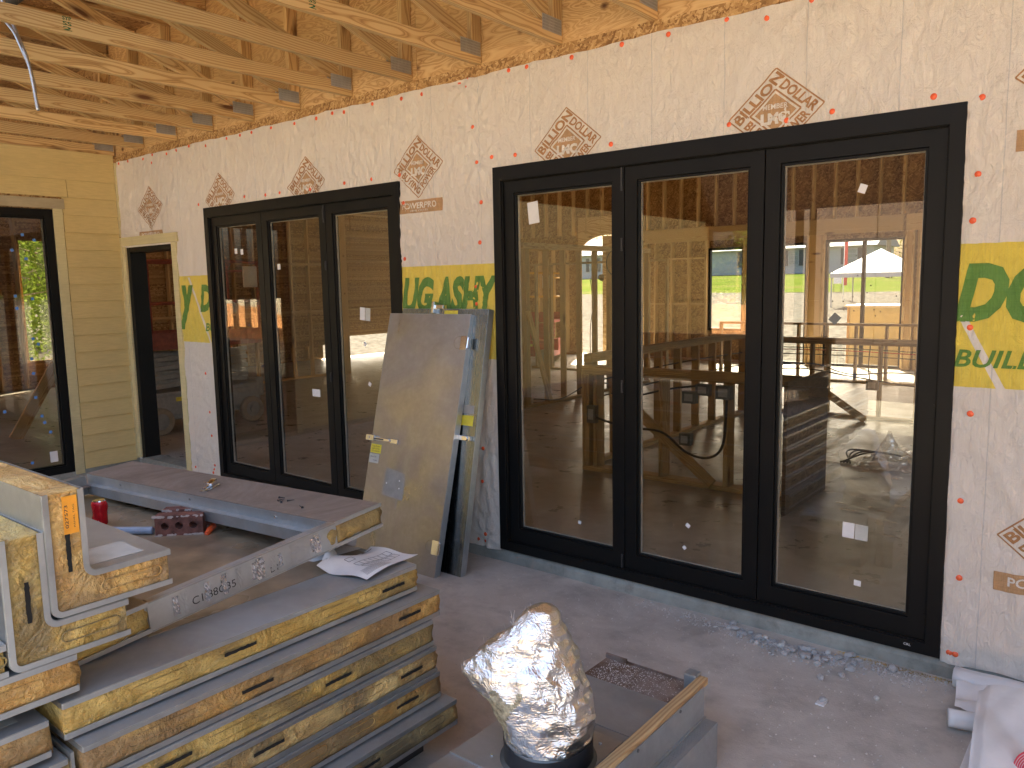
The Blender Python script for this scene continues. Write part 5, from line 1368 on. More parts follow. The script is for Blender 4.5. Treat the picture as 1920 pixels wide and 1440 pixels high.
def put_chunk(x, y, s, lab='broken grey concrete chip in the heap against the kerb', m=None):
    global ck
    o = bpy.data.objects.new('concrete_chunk', CH[ck % 8] if m is None else CH[m]); COL.objects.link(o); ck += 1
    Mw = Matrix.Translation((x, y, s*0.40)) @ Matrix.Rotation(rr.uniform(0, 6.28), 4, 'Z') @ Matrix.Rotation(rr.uniform(-0.5, 0.5), 4, 'X') @ Matrix.Scale(s, 4)
    setw(o, Mw)
    if lab.startswith('broken grey'):
        lab = '%s grey concrete chip %s, %s' % ('tiny' if s < 0.012 else 'small' if s < 0.015 else 'middling' if s < 0.022 else 'big', 'left of the rubble heap' if x < 1.72 else "in the heap's left half" if x < 1.93 else "in the heap's right half" if x < 2.14 else 'right of the rubble heap', 'hard against the kerb' if y > -0.10 else 'just out from the kerb' if y > -0.15 else 'farthest out from the kerb')
    tag(o, lab, 'stone chip', 'concrete chips by the kerb')
for k in range(70):
    x = rr.gauss(1.95, 0.20); y = -0.06-abs(rr.gauss(0.055, 0.05))-max(0, 0.06-abs(x-1.9)*0.2); put_chunk(x, y, rr.choice([0.010, 0.013, 0.016, 0.02, 0.026, 0.031]))
for (x, y, s, l) in [(1.62, -0.06, 0.030, 'lone concrete chip at the left end of the rubble heap'), (2.04, -0.20, 0.036, 'long grey chip lying lengthwise in the heap'), (2.12, -0.24, 0.026, 'concrete chip right of the heap, square and pale'), (2.26, -0.20, 0.030, 'pale chip nearest the door sill end of the heap'), (2.245, -0.56, 0.026, None), (2.17, -0.36, 0.030, 'upright grey chip standing apart in front of the heap'), (2.42, -0.40, 0.018, None), (2.24, -0.28, 0.022, None)]:
    put_chunk(x, y, s, l or 'stray concrete chip lying out on the open floor')
tag(box('tile_scrap', 'paper_white', 2.225, 2.262, -0.60, -0.565, 0.001, 0.007), 'small flat blue edged white scrap on the open floor', 'scrap')
def crumbs(name, n, fx, mat, smin, smax, label):
    v = []; f = []
    for k in range(n):
        x, y, z0 = fx(); s = smin+(smax-smin)*rr.random()**3; a = rr.uniform(0, 6.28); c, d = math.cos(a)*s, math.sin(a)*s; o = len(v)
        v += [(x+c, y+d, z0), (x-d, y+c*0.7, z0), (x-c*0.9, y-d, z0), (x+d, y-c*0.8, z0), (x+c*0.2, y, z0+s*0.9), (x-c*0.3, y+d*0.2, z0+s*0.7)]
        f += [(o, o+1, o+4), (o+1, o+5, o+4), (o+1, o+2, o+5), (o+2, o+3, o+5), (o+3, o+4, o+5), (o+3, o, o+4)]
    return tag(MB().add(v, f).build(name, mat), label, 'debris', kind='stuff')
crumbs('floor_grit', 5000, lambda: (rr.uniform(-0.6, 3.2), -rr.random()**1.4*3.2-0.03, 0.0), 'stone_chip', 0.0008, 0.005, 'fine grey grit scattered over the porch floor')
crumbs('kerb_grit', 2800, lambda: (lambda x: (x, -0.05-abs(rr.gauss(0, 0.07))-0.05*math.exp(-((x-1.95)/0.25)**2), 0.0))(rr.gauss(1.95, 0.33)), 'stone_chip', 0.001, 0.008, 'grey crumbs swept against the kerb')
crumbs('pale_grit', 260, lambda: (rr.uniform(0.5, 3.0), rr.uniform(-1.3, -0.05), 0.0), 'stone_pale', 0.0012, 0.006, 'white plaster specks scattered over the floor')
crumbs('wood_shavings', 700, lambda: (lambda x: (x, -0.035-abs(rr.gauss(0, 0.018)), 0.0))(rr.uniform(2.15, 2.66)), 'foam_yellow', 0.001, 0.006, 'sawdust and splinters along the foot of the kerb')
crumbs('room_grit', 900, lambda: (rr.uniform(-3, 3.5), rr.uniform(0.4, 6.0), 0.09), 'stone_chip', 0.001, 0.008, 'crumbs on the dusty floor inside')

# ================================================================== lower right: roll, folds, tube, tape, plank
def noisy_roll(name, mat, p0, p1, r, label, cat, seed=0, amp=0.006, n=28, m=30):
    r_ = random.Random(seed); a, c = Vector(p0), Vector(p1); d = (c-a).normalized(); u = Vector((0, 0, 1)); w = d.cross(u).normalized(); u = w.cross(d)
    ph = [r_.uniform(0, 6.28) for _ in range(6)]; vs = []; fs = []
    for j in range(m+1):
        t = j/m
        for k in range(n):
            th = 2*math.pi*k/n; rad = r+amp*(math.sin(3*th+ph[0]+t*5)+0.6*math.sin(7*th+ph[1]-t*9)+0.5*math.sin(t*40+ph[2]+th))*0.5
            vs.append(tuple(a.lerp(c, t)+w*rad*math.cos(th)+u*rad*math.sin(th)))
    for j in range(m):
        for k in range(n): q_ = j*n+k; s = j*n+(k+1) % n; fs.append((q_, s, s+n, q_+n))
    # spiral end
    for jj, s in ((0, -1), (m, 1)): fs.append(tuple(jj*n+k for k in range(n)))
    o = MB().add(vs, fs).build(name, mat, smooth=True); return tag(o, label, cat)
noisy_roll('wrap_roll', 'cloth_white', (2.66, -0.075, 0.046), (4.2, -0.085, 0.050), 0.044, 'loose end of housewrap rolled up at the foot of the wall', 'wrap roll', 2)
def fold_sheet(name, mat, o, ux, uy, n, m, fz, label, cat, thick=0.0):
    vs = []; fs = []
    for j in range(m+1):
        for i in range(n+1):
            u, v = i/n, j/m; p = Vector(o)+Vector(ux)*u+Vector(uy)*v; vs.append((p.x, p.y, max(0.002, p.z+fz(u, v))))
    fs = [(j*(n+1)+i, j*(n+1)+i+1, (j+1)*(n+1)+i+1, (j+1)*(n+1)+i) for j in range(m) for i in range(n)]
    return tag(MB().add(vs, fs).build(name, mat, smooth=True), label, cat)
fold_sheet('wrap_fold', 'cloth_white', (2.675, -0.10, 0.035), (1.3, -0.02, 0.02), (0.03, -0.22, -0.02), 60, 20, lambda u, v: 0.018*math.sin(v*9+u*14)+0.012*abs(math.sin(u*50+v*7)), 'creased grey white housewrap folds spilling from under the roll', 'wrap folds')
noisy_roll('plastic_tube', 'cloth_white', (2.705, -0.46, 0.045), (3.3, -0.28, 0.045), 0.036, 'pale rolled plastic tube end sticking out from the folds', 'tube', 5, 0.003)
fold_sheet('white_cloth', 'cloth_white', (2.79, -0.33, 0.150), (0.62, 0.02, -0.02), (0.05, -0.56, -0.10), 40, 36, lambda u, v: 0.016*math.sin(u*5+v*3)+0.022*abs(math.sin((u-v*0.6)*6+0.5*math.sin(v*4)))-0.02*(u < 0.04)+0.006*abs(math.sin(u*15+v*8)), 'white plastic sheet draped over the rolls in the lower right corner', 'sheet')
b = MB(); b.box(2.80, 3.6, -0.80, -0.33, 0.0, 0.028)
tag(b.build('foam_offcut', 'cloth_white', bevel=0.006), 'flat white offcut hidden beneath the draped plastic sheet', 'offcut')
t = thing('tape_roll', 'pink red roll of tape on its side, cut by the right edge', 'tape roll', (3.03, -0.72, 0.1))
TT = frame((3.03, -0.70, 0.115), (0.8, 0.6, 0), (-0.35, 0.5, 0.8)) 
b = MB(); n = 36; vs = []; fs = []
prof = [(0.030, -0.030), (0.070, -0.030), (0.072, -0.028), (0.072, 0.028), (0.070, 0.030), (0.030, 0.030)]
for r_, z in prof:
    for k in range(n): a = 2*math.pi*k/n; vs.append((r_*math.cos(a), r_*math.sin(a), z))
for j in range(6):
    for k in range(n): a = j*n+k; c = j*n+(k+1) % n; e = ((j+1) % 6)*n; fs.append((a, c, e+(k+1) % n, e+k))
TT = Matrix.Translation((3.035, -0.76, 0.085)) @ Matrix.Rotation(math.radians(-38), 4, 'Z') @ Matrix.Rotation(math.radians(62), 4, 'X')
b.add(vs, fs).build('tape_body', 'tape_pink', t, TT, smooth=False)
b = MB()
for r_ in (0.038, 0.046, 0.054, 0.062): b.tube([(r_*math.cos(2*math.pi*k/36), r_*math.sin(2*math.pi*k/36), 0.0305) for k in range(36)], 0.0009, 4, closed=True)
b.build('tape_windings', 'paper_white', t, TT)
b = MB(); b.tube(curve_pts([(2.90, -0.80, 0.02), (2.93, -0.76, 0.06), (2.99, -0.74, 0.07)], 8), 0.002, 5)
tag(b.build('wire_bit', 'cable_black'), 'thin bent wire poking out beside the pink tape', 'wire')
pl = thing('plank_offcut', 'weathered plank offcut across the bottom right corner', 'plank', (3.0, -0.95, 0.1))
lumber('plank_body', 'pine_weathered', (2.90, -0.93, 0.055), (3.6, -0.80, 0.075), 0.12, 0.03, pl)
crumb_white = None
# cardboard scrap etc. on floor inside opening
t = box('cardboard_scrap', 'trim_raw', -4.6, -4.15, 0.32, 0.5, 0.0905, 0.098); tag(t, 'flat brown cardboard scrap on the floor inside the doorway', 'cardboard')
# ================================================================== inside: far wall
FY = 12.2; Z0 = 0.09; ZR = 4.9
fw = thing('room_far_wall', 'far stud wall with osb sheathing, windows and an arched opening seen through the glass', 'wall', (-3, FY, Z0))
holes = [(-7.55, -5.95, 0.0, 3.0), (-4.25, -3.45, 0.75, 2.50), (-3.05, -2.14, 0.0, 2.53), (-1.80, -0.37, 0.0, 2.555), (-0.07, 1.05, 0.0, 2.57), (1.6, 2.6, 0.9, 2.5), (-11.2, -10.3, 0.9, 2.5)]
xe = [-12.5]+sorted(sum([[h[0], h[1]] for h in holes], []))+[9.0]
for a, b in zip(xe[:-1], xe[1:]):
    h = [q_ for q_ in holes if abs(q_[0]-a) < 1e-6]
    if h:
        box('sheathing', 'osb_inside', a, b, FY+0.002, FY+0.014, h[0][3], ZR, fw)
        if h[0][2] > 0.1: box('sheathing', 'osb_inside', a, b, FY+0.002, FY+0.014, Z0, h[0][2], fw)
    else: box('sheathing', 'osb_inside', a, b, FY+0.002, FY+0.014, Z0, ZR, fw)
def blocked(x): return any(h[0]-0.02 < x < h[1]+0.02 for h in holes)
xk = -12.4
while xk < 6:
    if not blocked(xk): lumber('stud', 'pine', (xk, FY-0.07, Z0+0.04), (xk, FY-0.07, 2.66), 0.14, 0.038, fw, up=(1, 0, 0))
    xk += 0.406
for h in holes:
    for x in (h[0]-0.02, h[1]+0.02): lumber('stud', 'pine', (x, FY-0.07, Z0+0.04), (x, FY-0.07, 2.66), 0.14, 0.038, fw, up=(1, 0, 0))
xk = -12.2
while xk < 6: lumber('stud', 'pine', (xk, FY-0.07, 2.96), (xk, FY-0.07, ZR-0.04), 0.14, 0.038, fw, up=(1, 0, 0)); xk += 0.406
for a, b in ((-5.9, -0.40), (-0.35, 3.0)): box('header_board', 'pine', a, b, FY-0.145, FY-0.10, 2.66, 2.95, fw)
box('header_board', 'pine', -12.4, -7.6, FY-0.145, FY-0.10, 2.62, 2.72, fw)
for a, b in ((-12.5, -7.6), (-5.9, -3.1), (-2.1, -1.82), (1.1, 8.9)): box('bottom_plate', 'pine', a, b, FY-0.14, FY-0.001, Z0, Z0+0.038, fw)
box('post_cluster', 'pine', -2.12, -1.83, FY-0.10, FY, Z0, 2.66, fw); box('post_cluster', 'pine', -0.35, -0.22, FY-0.10, FY, Z0, 2.66, fw); box('post_cluster', 'pine', -0.15, -0.08, FY-0.12, FY, Z0, 2.66, fw); box('post_cluster', 'pine', -5.93, -5.75, FY-0.15, FY, Z0, 3.3, fw)
for (z) in (1.30,): box('blocking', 'pine', -5.75, -4.28, FY-0.12, FY-0.08, z, z+0.038, fw)
box('blocking', 'pine', -5.75, -4.28, FY-0.12, FY-0.08, 2.28, 2.318, fw)
# arched lintel in the wide opening
b = MB(); cx, cz = -6.75, 2.05; pts = [(-7.55, 3.35)]+[(cx-0.80*math.cos(math.pi*k/20), 2.42+0.50*math.sin(math.pi*k/20)) for k in range(21)]+[(-5.95, 3.35)]
b.prism(pts, 'y', FY-0.14, FY-0.10); b.build('arch_board', 'pine', fw, Matrix.Identity(4))
b = MB(); b.box(-6.9, -6.62, FY-0.09, FY-0.05, Z0, 2.9); b.build('post_cluster', 'pine', fw, Matrix.Identity(4))
def ext_window(x0, x1, z0, z1, mull, label):
    w = thing('room_window', label, 'window', ((x0+x1)/2, FY, z0), 'black framed windows in the far wall')
    ring_frame('window_frame', 'black_frame', w, 'y', x0, x1, z0, z1, 0.05, FY-0.06, FY+0.03)
    for mx in mull: box('mullion', 'black_frame', mx-0.03, mx+0.03, FY-0.055, FY+0.025, z0+0.051, z1-0.051, w)
    ed = [x0+0.05]+[c for mx in mull for c in (mx-0.03, mx+0.03)]+[x1-0.05]
    for a, b in zip(ed[::2], ed[1::2]): box('glass_pane', 'glass_clear', a, b, FY-0.02, FY-0.005, z0+0.05, z1-0.05, w)
    return w
ext_window(-3.05, -2.14, 0.1, 2.53, [], 'narrow far window seen left of the paired one through the right door leaf')
w2 = ext_window(-1.80, -0.37, 0.1, 2.555, [-1.09], 'paired far window with a black mullion, white tent visible through it')
ext_window(-0.07, 1.05, 0.1, 2.57, [], 'far window mostly hidden behind the right stile of the near door')
ext_window(-4.25, -3.45, 0.75, 2.50, [], 'far window beside the osb, seen at the right edge of the middle leaf')
ext_window(1.6, 2.6, 0.9, 2.5, [], 'far window beyond the right wrap, out of direct view')
ext_window(-11.2, -10.3, 0.9, 2.5, [], 'far window at the left end of the room')
rr = random.Random(31); b = MB()
for (x, z) in [(rr.uniform(-1.7, -0.42), rr.uniform(0.9, 2.3)) for _ in range(26)]: b.cyl((x, FY-0.022, z), (x, FY-0.024, z), 0.014, n=8)
b.build('glass_spots', 'ink', w2, Matrix.Identity(4))
# left outer wall and wing
lw = thing('room_side_wall', 'left stud wall of the room with osb panels and black steel straps', 'wall', (-12.5, 0, Z0))
for a, b, c, d in [(-13.6, -8.5, Z0, ZR), (-3.2, 1.72, Z0, ZR), (-8.5, -3.2, 3.3, ZR), (2.12, 8.2, Z0, ZR), (11.8, FY, Z0, ZR), (8.2, 11.8, 0.60, ZR), (1.72, 2.12, 2.75, ZR), (1.72, 2.12, Z0, 0.6)]: box('sheathing', 'osb_inside', -12.512, -12.5, a, b, c, d, lw)  # wide unseen wing opening added to let more daylight into wing and doorway
yk = -13.4
while yk < FY:
    if not (-8.5 < yk < -3.2 or 1.70 < yk < 2.14 or 8.2 < yk < 11.8): lumber('stud', 'pine', (-12.43, yk, Z0+0.04), (-12.43, yk, ZR-0.04), 0.14, 0.038, lw, up=(0, 1, 0))
    yk += 0.406
for z in (1.25, 2.45, 3.6):
    box('blocking', 'pine', -12.46, -12.41, 2.75, FY-0.1, z, z+0.038, lw); box('blocking', 'pine', -12.46, -12.41, -3.2, 1.45, z, z+0.038, lw)
box('glass_pane', 'glass', -12.508, -12.502, 1.721, 2.119, 0.601, 2.749, lw)
# nearer partition seen through the small door and open doorway, x about -8.6
lp = thing('osb_partition', 'osb clad stud partition behind the scissor lift, seen through the small door', 'partition wall', (-8.8, 3, Z0))
box('osb_sheet', 'osb_inside', -9.512, -9.5, 1.2, 3.65, Z0+0.6, 3.4, lp); box('osb_sheet', 'osb_inside', -9.512, -9.5, 3.66, 6.1, Z0+0.6, 3.4, lp)
for i in range(13): lumber('stud', 'pine', (-9.45, 1.22+i*0.4, Z0+0.04), (-9.45, 1.22+i*0.4, 3.40), 0.09, 0.038, lp, up=(0, 1, 0))
for z in (Z0, 1.35, 2.25, 3.4): box('plate', 'pine', -9.495, -9.40, 1.2, 6.1, z, z+0.038, lp)
box('post_cluster', 'pine', -9.6, -9.3, 6.1, 6.45, Z0, 3.6, lp)
# front wall inside faces: plain framing above openings handled by the wrapped wall; ceiling
tag(box('room_ceiling', 'osb_flat', -12.6, 9.0, 0.25, 12.5, ZR, ZR+0.04), kind='structure')
tag(box('wing_ceiling', 'osb_flat', -12.6, -5.15, -13.6, 0.25, 4.2, 4.24), kind='structure')
rw = thing('room_right_wall', 'right end wall of the room, out of direct view', 'wall', (8.9, 6, Z0))
box('sheathing', 'osb_inside', 8.9, 8.92, 0.2, 2.0, Z0, ZR, rw); box('sheathing', 'osb_inside', 8.9, 8.92, 11.0, FY, Z0, ZR, rw); box('sheathing', 'osb_inside', 8.9, 8.92, 2.0, 11.0, 3.8, ZR, rw)  # large opening added in this unseen wall to brighten the room
uw = thing('upper_shade_wall', 'upper wall raised unseen above the room roof to shade the porch', 'wall', (0, 0.2, 4.3))
box('sheathing', 'osb_inside', -12.6, 9.0, 0.17, 0.19, 3.1, 6.5, uw)  # built taller than the room roof so its shadow covers porch and stack
box('sheathing', 'osb_inside', 4.6, 9.0, 0.0, 0.15, Z0, 3.1, uw)
wf = thing('wing_front_wall', 'end wall of the left wing', 'wall', (-8, -13.6, Z0))
box('sheathing', 'osb_inside', -12.6, -4.95, -13.62, -13.6, Z0, 4.2, wf)
wt = thing('wing_studs', 'stud partition inside the left wing, dim behind the tape dotted window', 'partition wall', (-8, -0.9, Z0))
for i in range(12): lumber('stud', 'pine', (-9.2+i*0.35, -3.4, Z0+0.04), (-9.2+i*0.35, -3.4, 3.0), 0.09, 0.038, wt, up=(1, 0, 0))
box('plate', 'pine', -9.3, -5.2, -3.45, -3.35, 3.0, 3.04, wt); box('osb_sheet', 'osb_inside', -9.3, -6.0, -3.47, -3.46, Z0, 1.2, wt)
lumber('brace', 'pine', (-7.2, -0.4, Z0), (-7.2, 1.4, 3.0), 0.038, 0.14, wt)

# ---- partitions and bar framing
def stud_frame(name, label, cat, p0, p1, z0, z1, n=None, sp=0.406, depth=0.09, mat='pine_pale', skip=(), double=True, group=None, xs=None):
    p0, p1 = Vector(p0), Vector(p1); L = (p1-p0).length; d = (p1-p0).normalized()
    t = thing(name, label, cat, (*((p0+p1)/2).to_2d(), z0), group)
    lumber('bottom_plate', mat, (p0.x, p0.y, z0+0.019), (p1.x, p1.y, z0+0.019), depth, 0.038, t)
    lumber('top_plate', mat, (p0.x, p0.y, z1-0.019), (p1.x, p1.y, z1-0.019), depth, 0.038, t)
    if double: lumber('top_plate', mat, (p0.x, p0.y, z1-0.058), (p1.x, p1.y, z1-0.058), depth, 0.038, t)
    zt = z1-(0.078 if double else 0.039)
    pos = xs if xs is not None else [0.02+k*sp for k in range(int((L-0.04)/sp)+1)]+[L-0.02]
    for k, s in enumerate(pos):
        p = p0+d*s; lumber('stud', mat, (p.x, p.y, z0+0.039), (p.x, p.y, zt), depth-0.002, 0.038, t, up=tuple(d))
    return t
sw = stud_frame('stud_partition', 'open stud partition seen through the left leaf of the big door', 'partition wall', (-3.5, 4.7, 0), (-3.5, 8.2, 0), Z0, 2.375, xs=[0.05, 0.10, 0.56, 0.97, 1.39, 1.82, 2.24, 2.64, 3.05, 3.45])
lumber('brace', 'pine_pale', (-3.44, 4.75, 1.45), (-3.44, 5.25, Z0+0.04), 0.035, 0.085, sw)
stud_frame('stud_partition', 'second stud partition farther back near the red lift', 'partition wall', (-6.7, 9.1, 0), (-3.6, 9.1, 0), Z0, 2.22, xs=[0.12, 0.5, 1.15, 1.85, 2.3, 2.7, 3.08], double=False)
bn_ = stud_frame('bar_frame', 'nearer low bar frame crossed by red and black cables', 'bar framing', (-0.92, 6.32, 0), (2.6, 6.32, 0), Z0, 1.072, xs=[0.03, 0.42, 0.83, 1.03, 1.64, 2.05, 2.48, 2.9, 3.3], group='low bar frames of pale studs')
bf_ = stud_frame('bar_frame', 'farther low bar frame just inside the far windows', 'bar framing', (-2.9, 9.8, 0), (2.6, 9.8, 0), Z0, 1.072, sp=0.47, double=False, group='low bar frames of pale studs')
isl = stud_frame('island_frame', 'nearest low island frame with diagonal brace and grey switch boxes', 'bar framing', (-0.80, 2.2, 0), (1.20, 2.2, 0), Z0, 1.062, xs=[0.02, 0.06, 0.14, 0.36, 0.81, 1.40, 1.90], group='low bar frames of pale studs', depth=0.14)
lumber('brace', 'pine_pale', (-0.42, 2.11, 0.86), (0.50, 2.11, Z0+0.05), 0.036, 0.088, isl)
stud_frame('island_frame', 'island side frame running back from the left end of the nearest frame', 'bar framing', (-0.86, 2.32, 0), (-0.86, 6.22, 0), Z0, 1.15, sp=0.45, group='low bar frames of pale studs')
lumber('brace', 'pine_pale', (0.10, 5.8, 0.55), (0.62, 6.1, Z0+0.02), 0.036, 0.088, bn_)
pb = box('end_panel', 'old_panel' if 'old_panel' in M else 'plywood', 1.212, 1.24, 1.74, 2.66, Z0+0.001, 1.075); tag(pb, 'brown weathered plywood end panel standing on the island frame', 'panel')
lumber('front_plate', 'pine_pale', (0.3, 2.12, 1.04), (1.205, 2.12, 1.04), 0.038, 0.085, isl)
# switch boxes, conduits
for k, (x, y, z, w, h, lab) in enumerate([(0.30, 2.10, 0.855, 0.12, 0.10, 'grey steel switch box on the brace side of the island frame'), (0.60, 2.10, 0.915, 0.13, 0.11, 'grey switch box right of the tall stud'), (0.42, 2.10, 0.925, 0.12, 0.09, 'grey switch box under the plate in mid island'), (0.27, 2.09, 0.50, 0.10, 0.10, 'low grey outlet box hanging on the island frame'), (-0.66, 2.095, 0.63, 0.09, 0.16, 'grey outlet box at the left post of the island'), (0.66, 6.24, 0.52, 0.14, 0.12, 'dark junction box on the nearer bar frame'), (1.5, 9.7, 0.55, 0.16, 0.12, 'small junction box on the farther bar frame')]):
    t = thing('switch_box', lab, 'electrical box', (x, y, z), 'electrical boxes on the low frames')
    MB().box(-w/2, w/2, -0.03, 0.03, -h/2, h/2).build('box_shell', 'box_grey', t, Matrix.Translation((x, y, z)), bevel=0.003)
    MB().box(-w*0.3, w*0.3, -0.034, -0.0305, -h*0.3, h*0.3).cyl((0, -0.036, -h*0.15), (0, -0.034, -h*0.15), 0.006, n=8).build('cover_plate', 'galvanized', t, Matrix.Translation((x, y, z)))
def cable(ctrl, mat, label, r=0.011, n=10, name='conduit'):
    return tag(MB().tube(curve_pts(ctrl, n), r, 6).build(name, mat, smooth=True), label, 'cable', 'cables strung through the low frames')
cable([(-0.62, 2.09, 0.60), (-0.3, 2.08, 0.545), (0.05, 2.07, 0.54), (0.3, 2.04, 0.40), (0.5, 2.03, 0.38), (0.62, 2.04, 0.50), (0.64, 2.06, 0.86)], 'cable_black', 'black flexible conduit sagging in a loop to the right switch box')
cable([(-0.30, 2.28, 0.80), (0.0, 2.3, 0.88), (0.3, 2.3, 0.93)], 'cable_black', 'black conduit pair behind the tall stud', 0.009)
for z, m_, y, l in ((0.93, 'cable_black', 6.40, 'black cable run high on the nearer bar frame'), (0.90, 'cable_red', 6.42, 'red cable run along the nearer bar frame'), (0.84, 'cable_black', 6.44, 'second black cable beneath the red one')):
    cable([(-0.9, y, z), (0.3, y, z+0.01), (1.3, y, z-0.01), (2.5, y, z)], m_, l, 0.006)
cable([(-0.9, 6.26, 0.66), (-0.1, 6.25, 0.75), (0.4, 6.24, 0.64), (1.0, 6.26, 0.68), (2.5, 6.26, 0.62)], 'cable_black', 'drooping black cable across the nearer bar studs', 0.008)
cable([(-0.9, 6.26, 0.60), (-0.2, 6.25, 0.68), (0.5, 6.25, 0.60), (1.3, 6.26, 0.52), (2.5, 6.26, 0.55)], 'cable_black', 'lower drooping black cable across the nearer bar studs', 0.008)
cable([(0.62, 6.24, 1.0), (0.61, 6.23, 0.75), (0.63, 6.23, 0.58)], 'cable_black', 'vertical drop cable to the junction box', 0.008)
cable([(-3.4, 4.8, 0.22), (-3.42, 5.5, 0.14), (-3.4, 6.3, 0.30), (-3.42, 7.0, 0.2), (-3.4, 8.0, 0.34)], 'cable_black', 'black cable strung low along the stud partition', 0.008)
cable([(-3.44, 6.3, 1.9), (-3.42, 6.35, 1.5), (-3.44, 6.3, 1.1), (-3.42, 6.28, 0.5)], 'paper_white', 'pale wire hanging on a partition stud', 0.006)
for (z) in (0.72, 0.88): cable([(-0.86, 2.4, z), (-0.84, 4.2, z+0.03), (-0.86, 6.1, z)], 'cable_black', 'black cable through the island side frame at %s level' % ('lower' if z < 0.8 else 'upper'), 0.007)
for k in range(2):
    b = MB(); x = -3.4; b.cyl((x, 6.55+k*0.42, 1.90-k*0.12), (x+0.05, 6.5+k*0.42, 1.86-k*0.12), 0.05, 0.03, 10)
    tag(b.build('work_light', 'box_grey'), ('upper' if k == 0 else 'lower')+' small dark lamp head clipped to a partition stud', 'lamp')
b = MB(); b.tube([(-3.42, 7.0+0.26*math.cos(2*math.pi*k/30), 2.12+0.20*math.sin(2*math.pi*k/30)) for k in range(30)], 0.008, 5, closed=True)
tag(b.build('cable_coil', 'cable_black', smooth=True), 'round coil of cable hung against the bright opening', 'cable')
# crumpled clear plastic with cables on the floor
rr = random.Random(12); b = MB(); n = 26
vs = []; 
for j in range(n):
    for i in range(n):
        u, v = i/(n-1), j/(n-1); ridge = 0.28*math.exp(-((u-0.3)/0.12)**2-((v-0.55)/0.22)**2)+0.14*math.exp(-((u-0.7)/0.12)**2-((v-0.35)/0.2)**2)
        vs.append((1.18+0.62*u+rr.uniform(-0.012, 0.012), 3.55+1.0*v+rr.uniform(-0.015, 0.015), Z0+0.006+ridge*rr.uniform(0.55, 1)+0.02*rr.random()))
fs = [(j*n+i, j*n+i+1, (j+1)*n+i+1, (j+1)*n+i) for j in range(n-1) for i in range(n-1)]
tag(b.add(vs, fs).build('plastic_film', 'clear_plastic', smooth=False), 'crumpled clear plastic film heaped on the room floor', 'plastic')
for k in range(4): cable([(1.62+0.02*k, 4.3, Z0), (1.58+0.03*k, 4.25, Z0+0.28-0.03*k), (1.66+0.02*k, 4.2, Z0+0.32-0.04*k), (1.72, 4.1, Z0+0.05), (1.3-0.08*k, 3.9+0.05*k, Z0+0.10-0.01*k), (1.05+0.03*k, 3.7, Z0+0.01)], 'cable_black', 'black cable loop standing up beside the plastic film', 0.008)
b = MB(); 
for k in range(60):
    x, y = rr.uniform(0.4, 2.4), rr.uniform(1.6, 4.2); L = rr.uniform(0.03, 0.16); a = rr.uniform(-0.4, 0.5)
    b.add([(x, y, Z0+0.002), (x+L*math.cos(a), y+L*math.sin(a), Z0+0.012), (x+L*math.cos(a)+0.01, y+L*math.sin(a)+0.03, Z0+0.003), (x+0.01, y+0.025, Z0+0.010)], [(0, 1, 2, 3)])
tag(b.build('film_scraps', 'clear_plastic'), 'shreds of clear film lying flat on the room floor', 'plastic', kind='stuff')

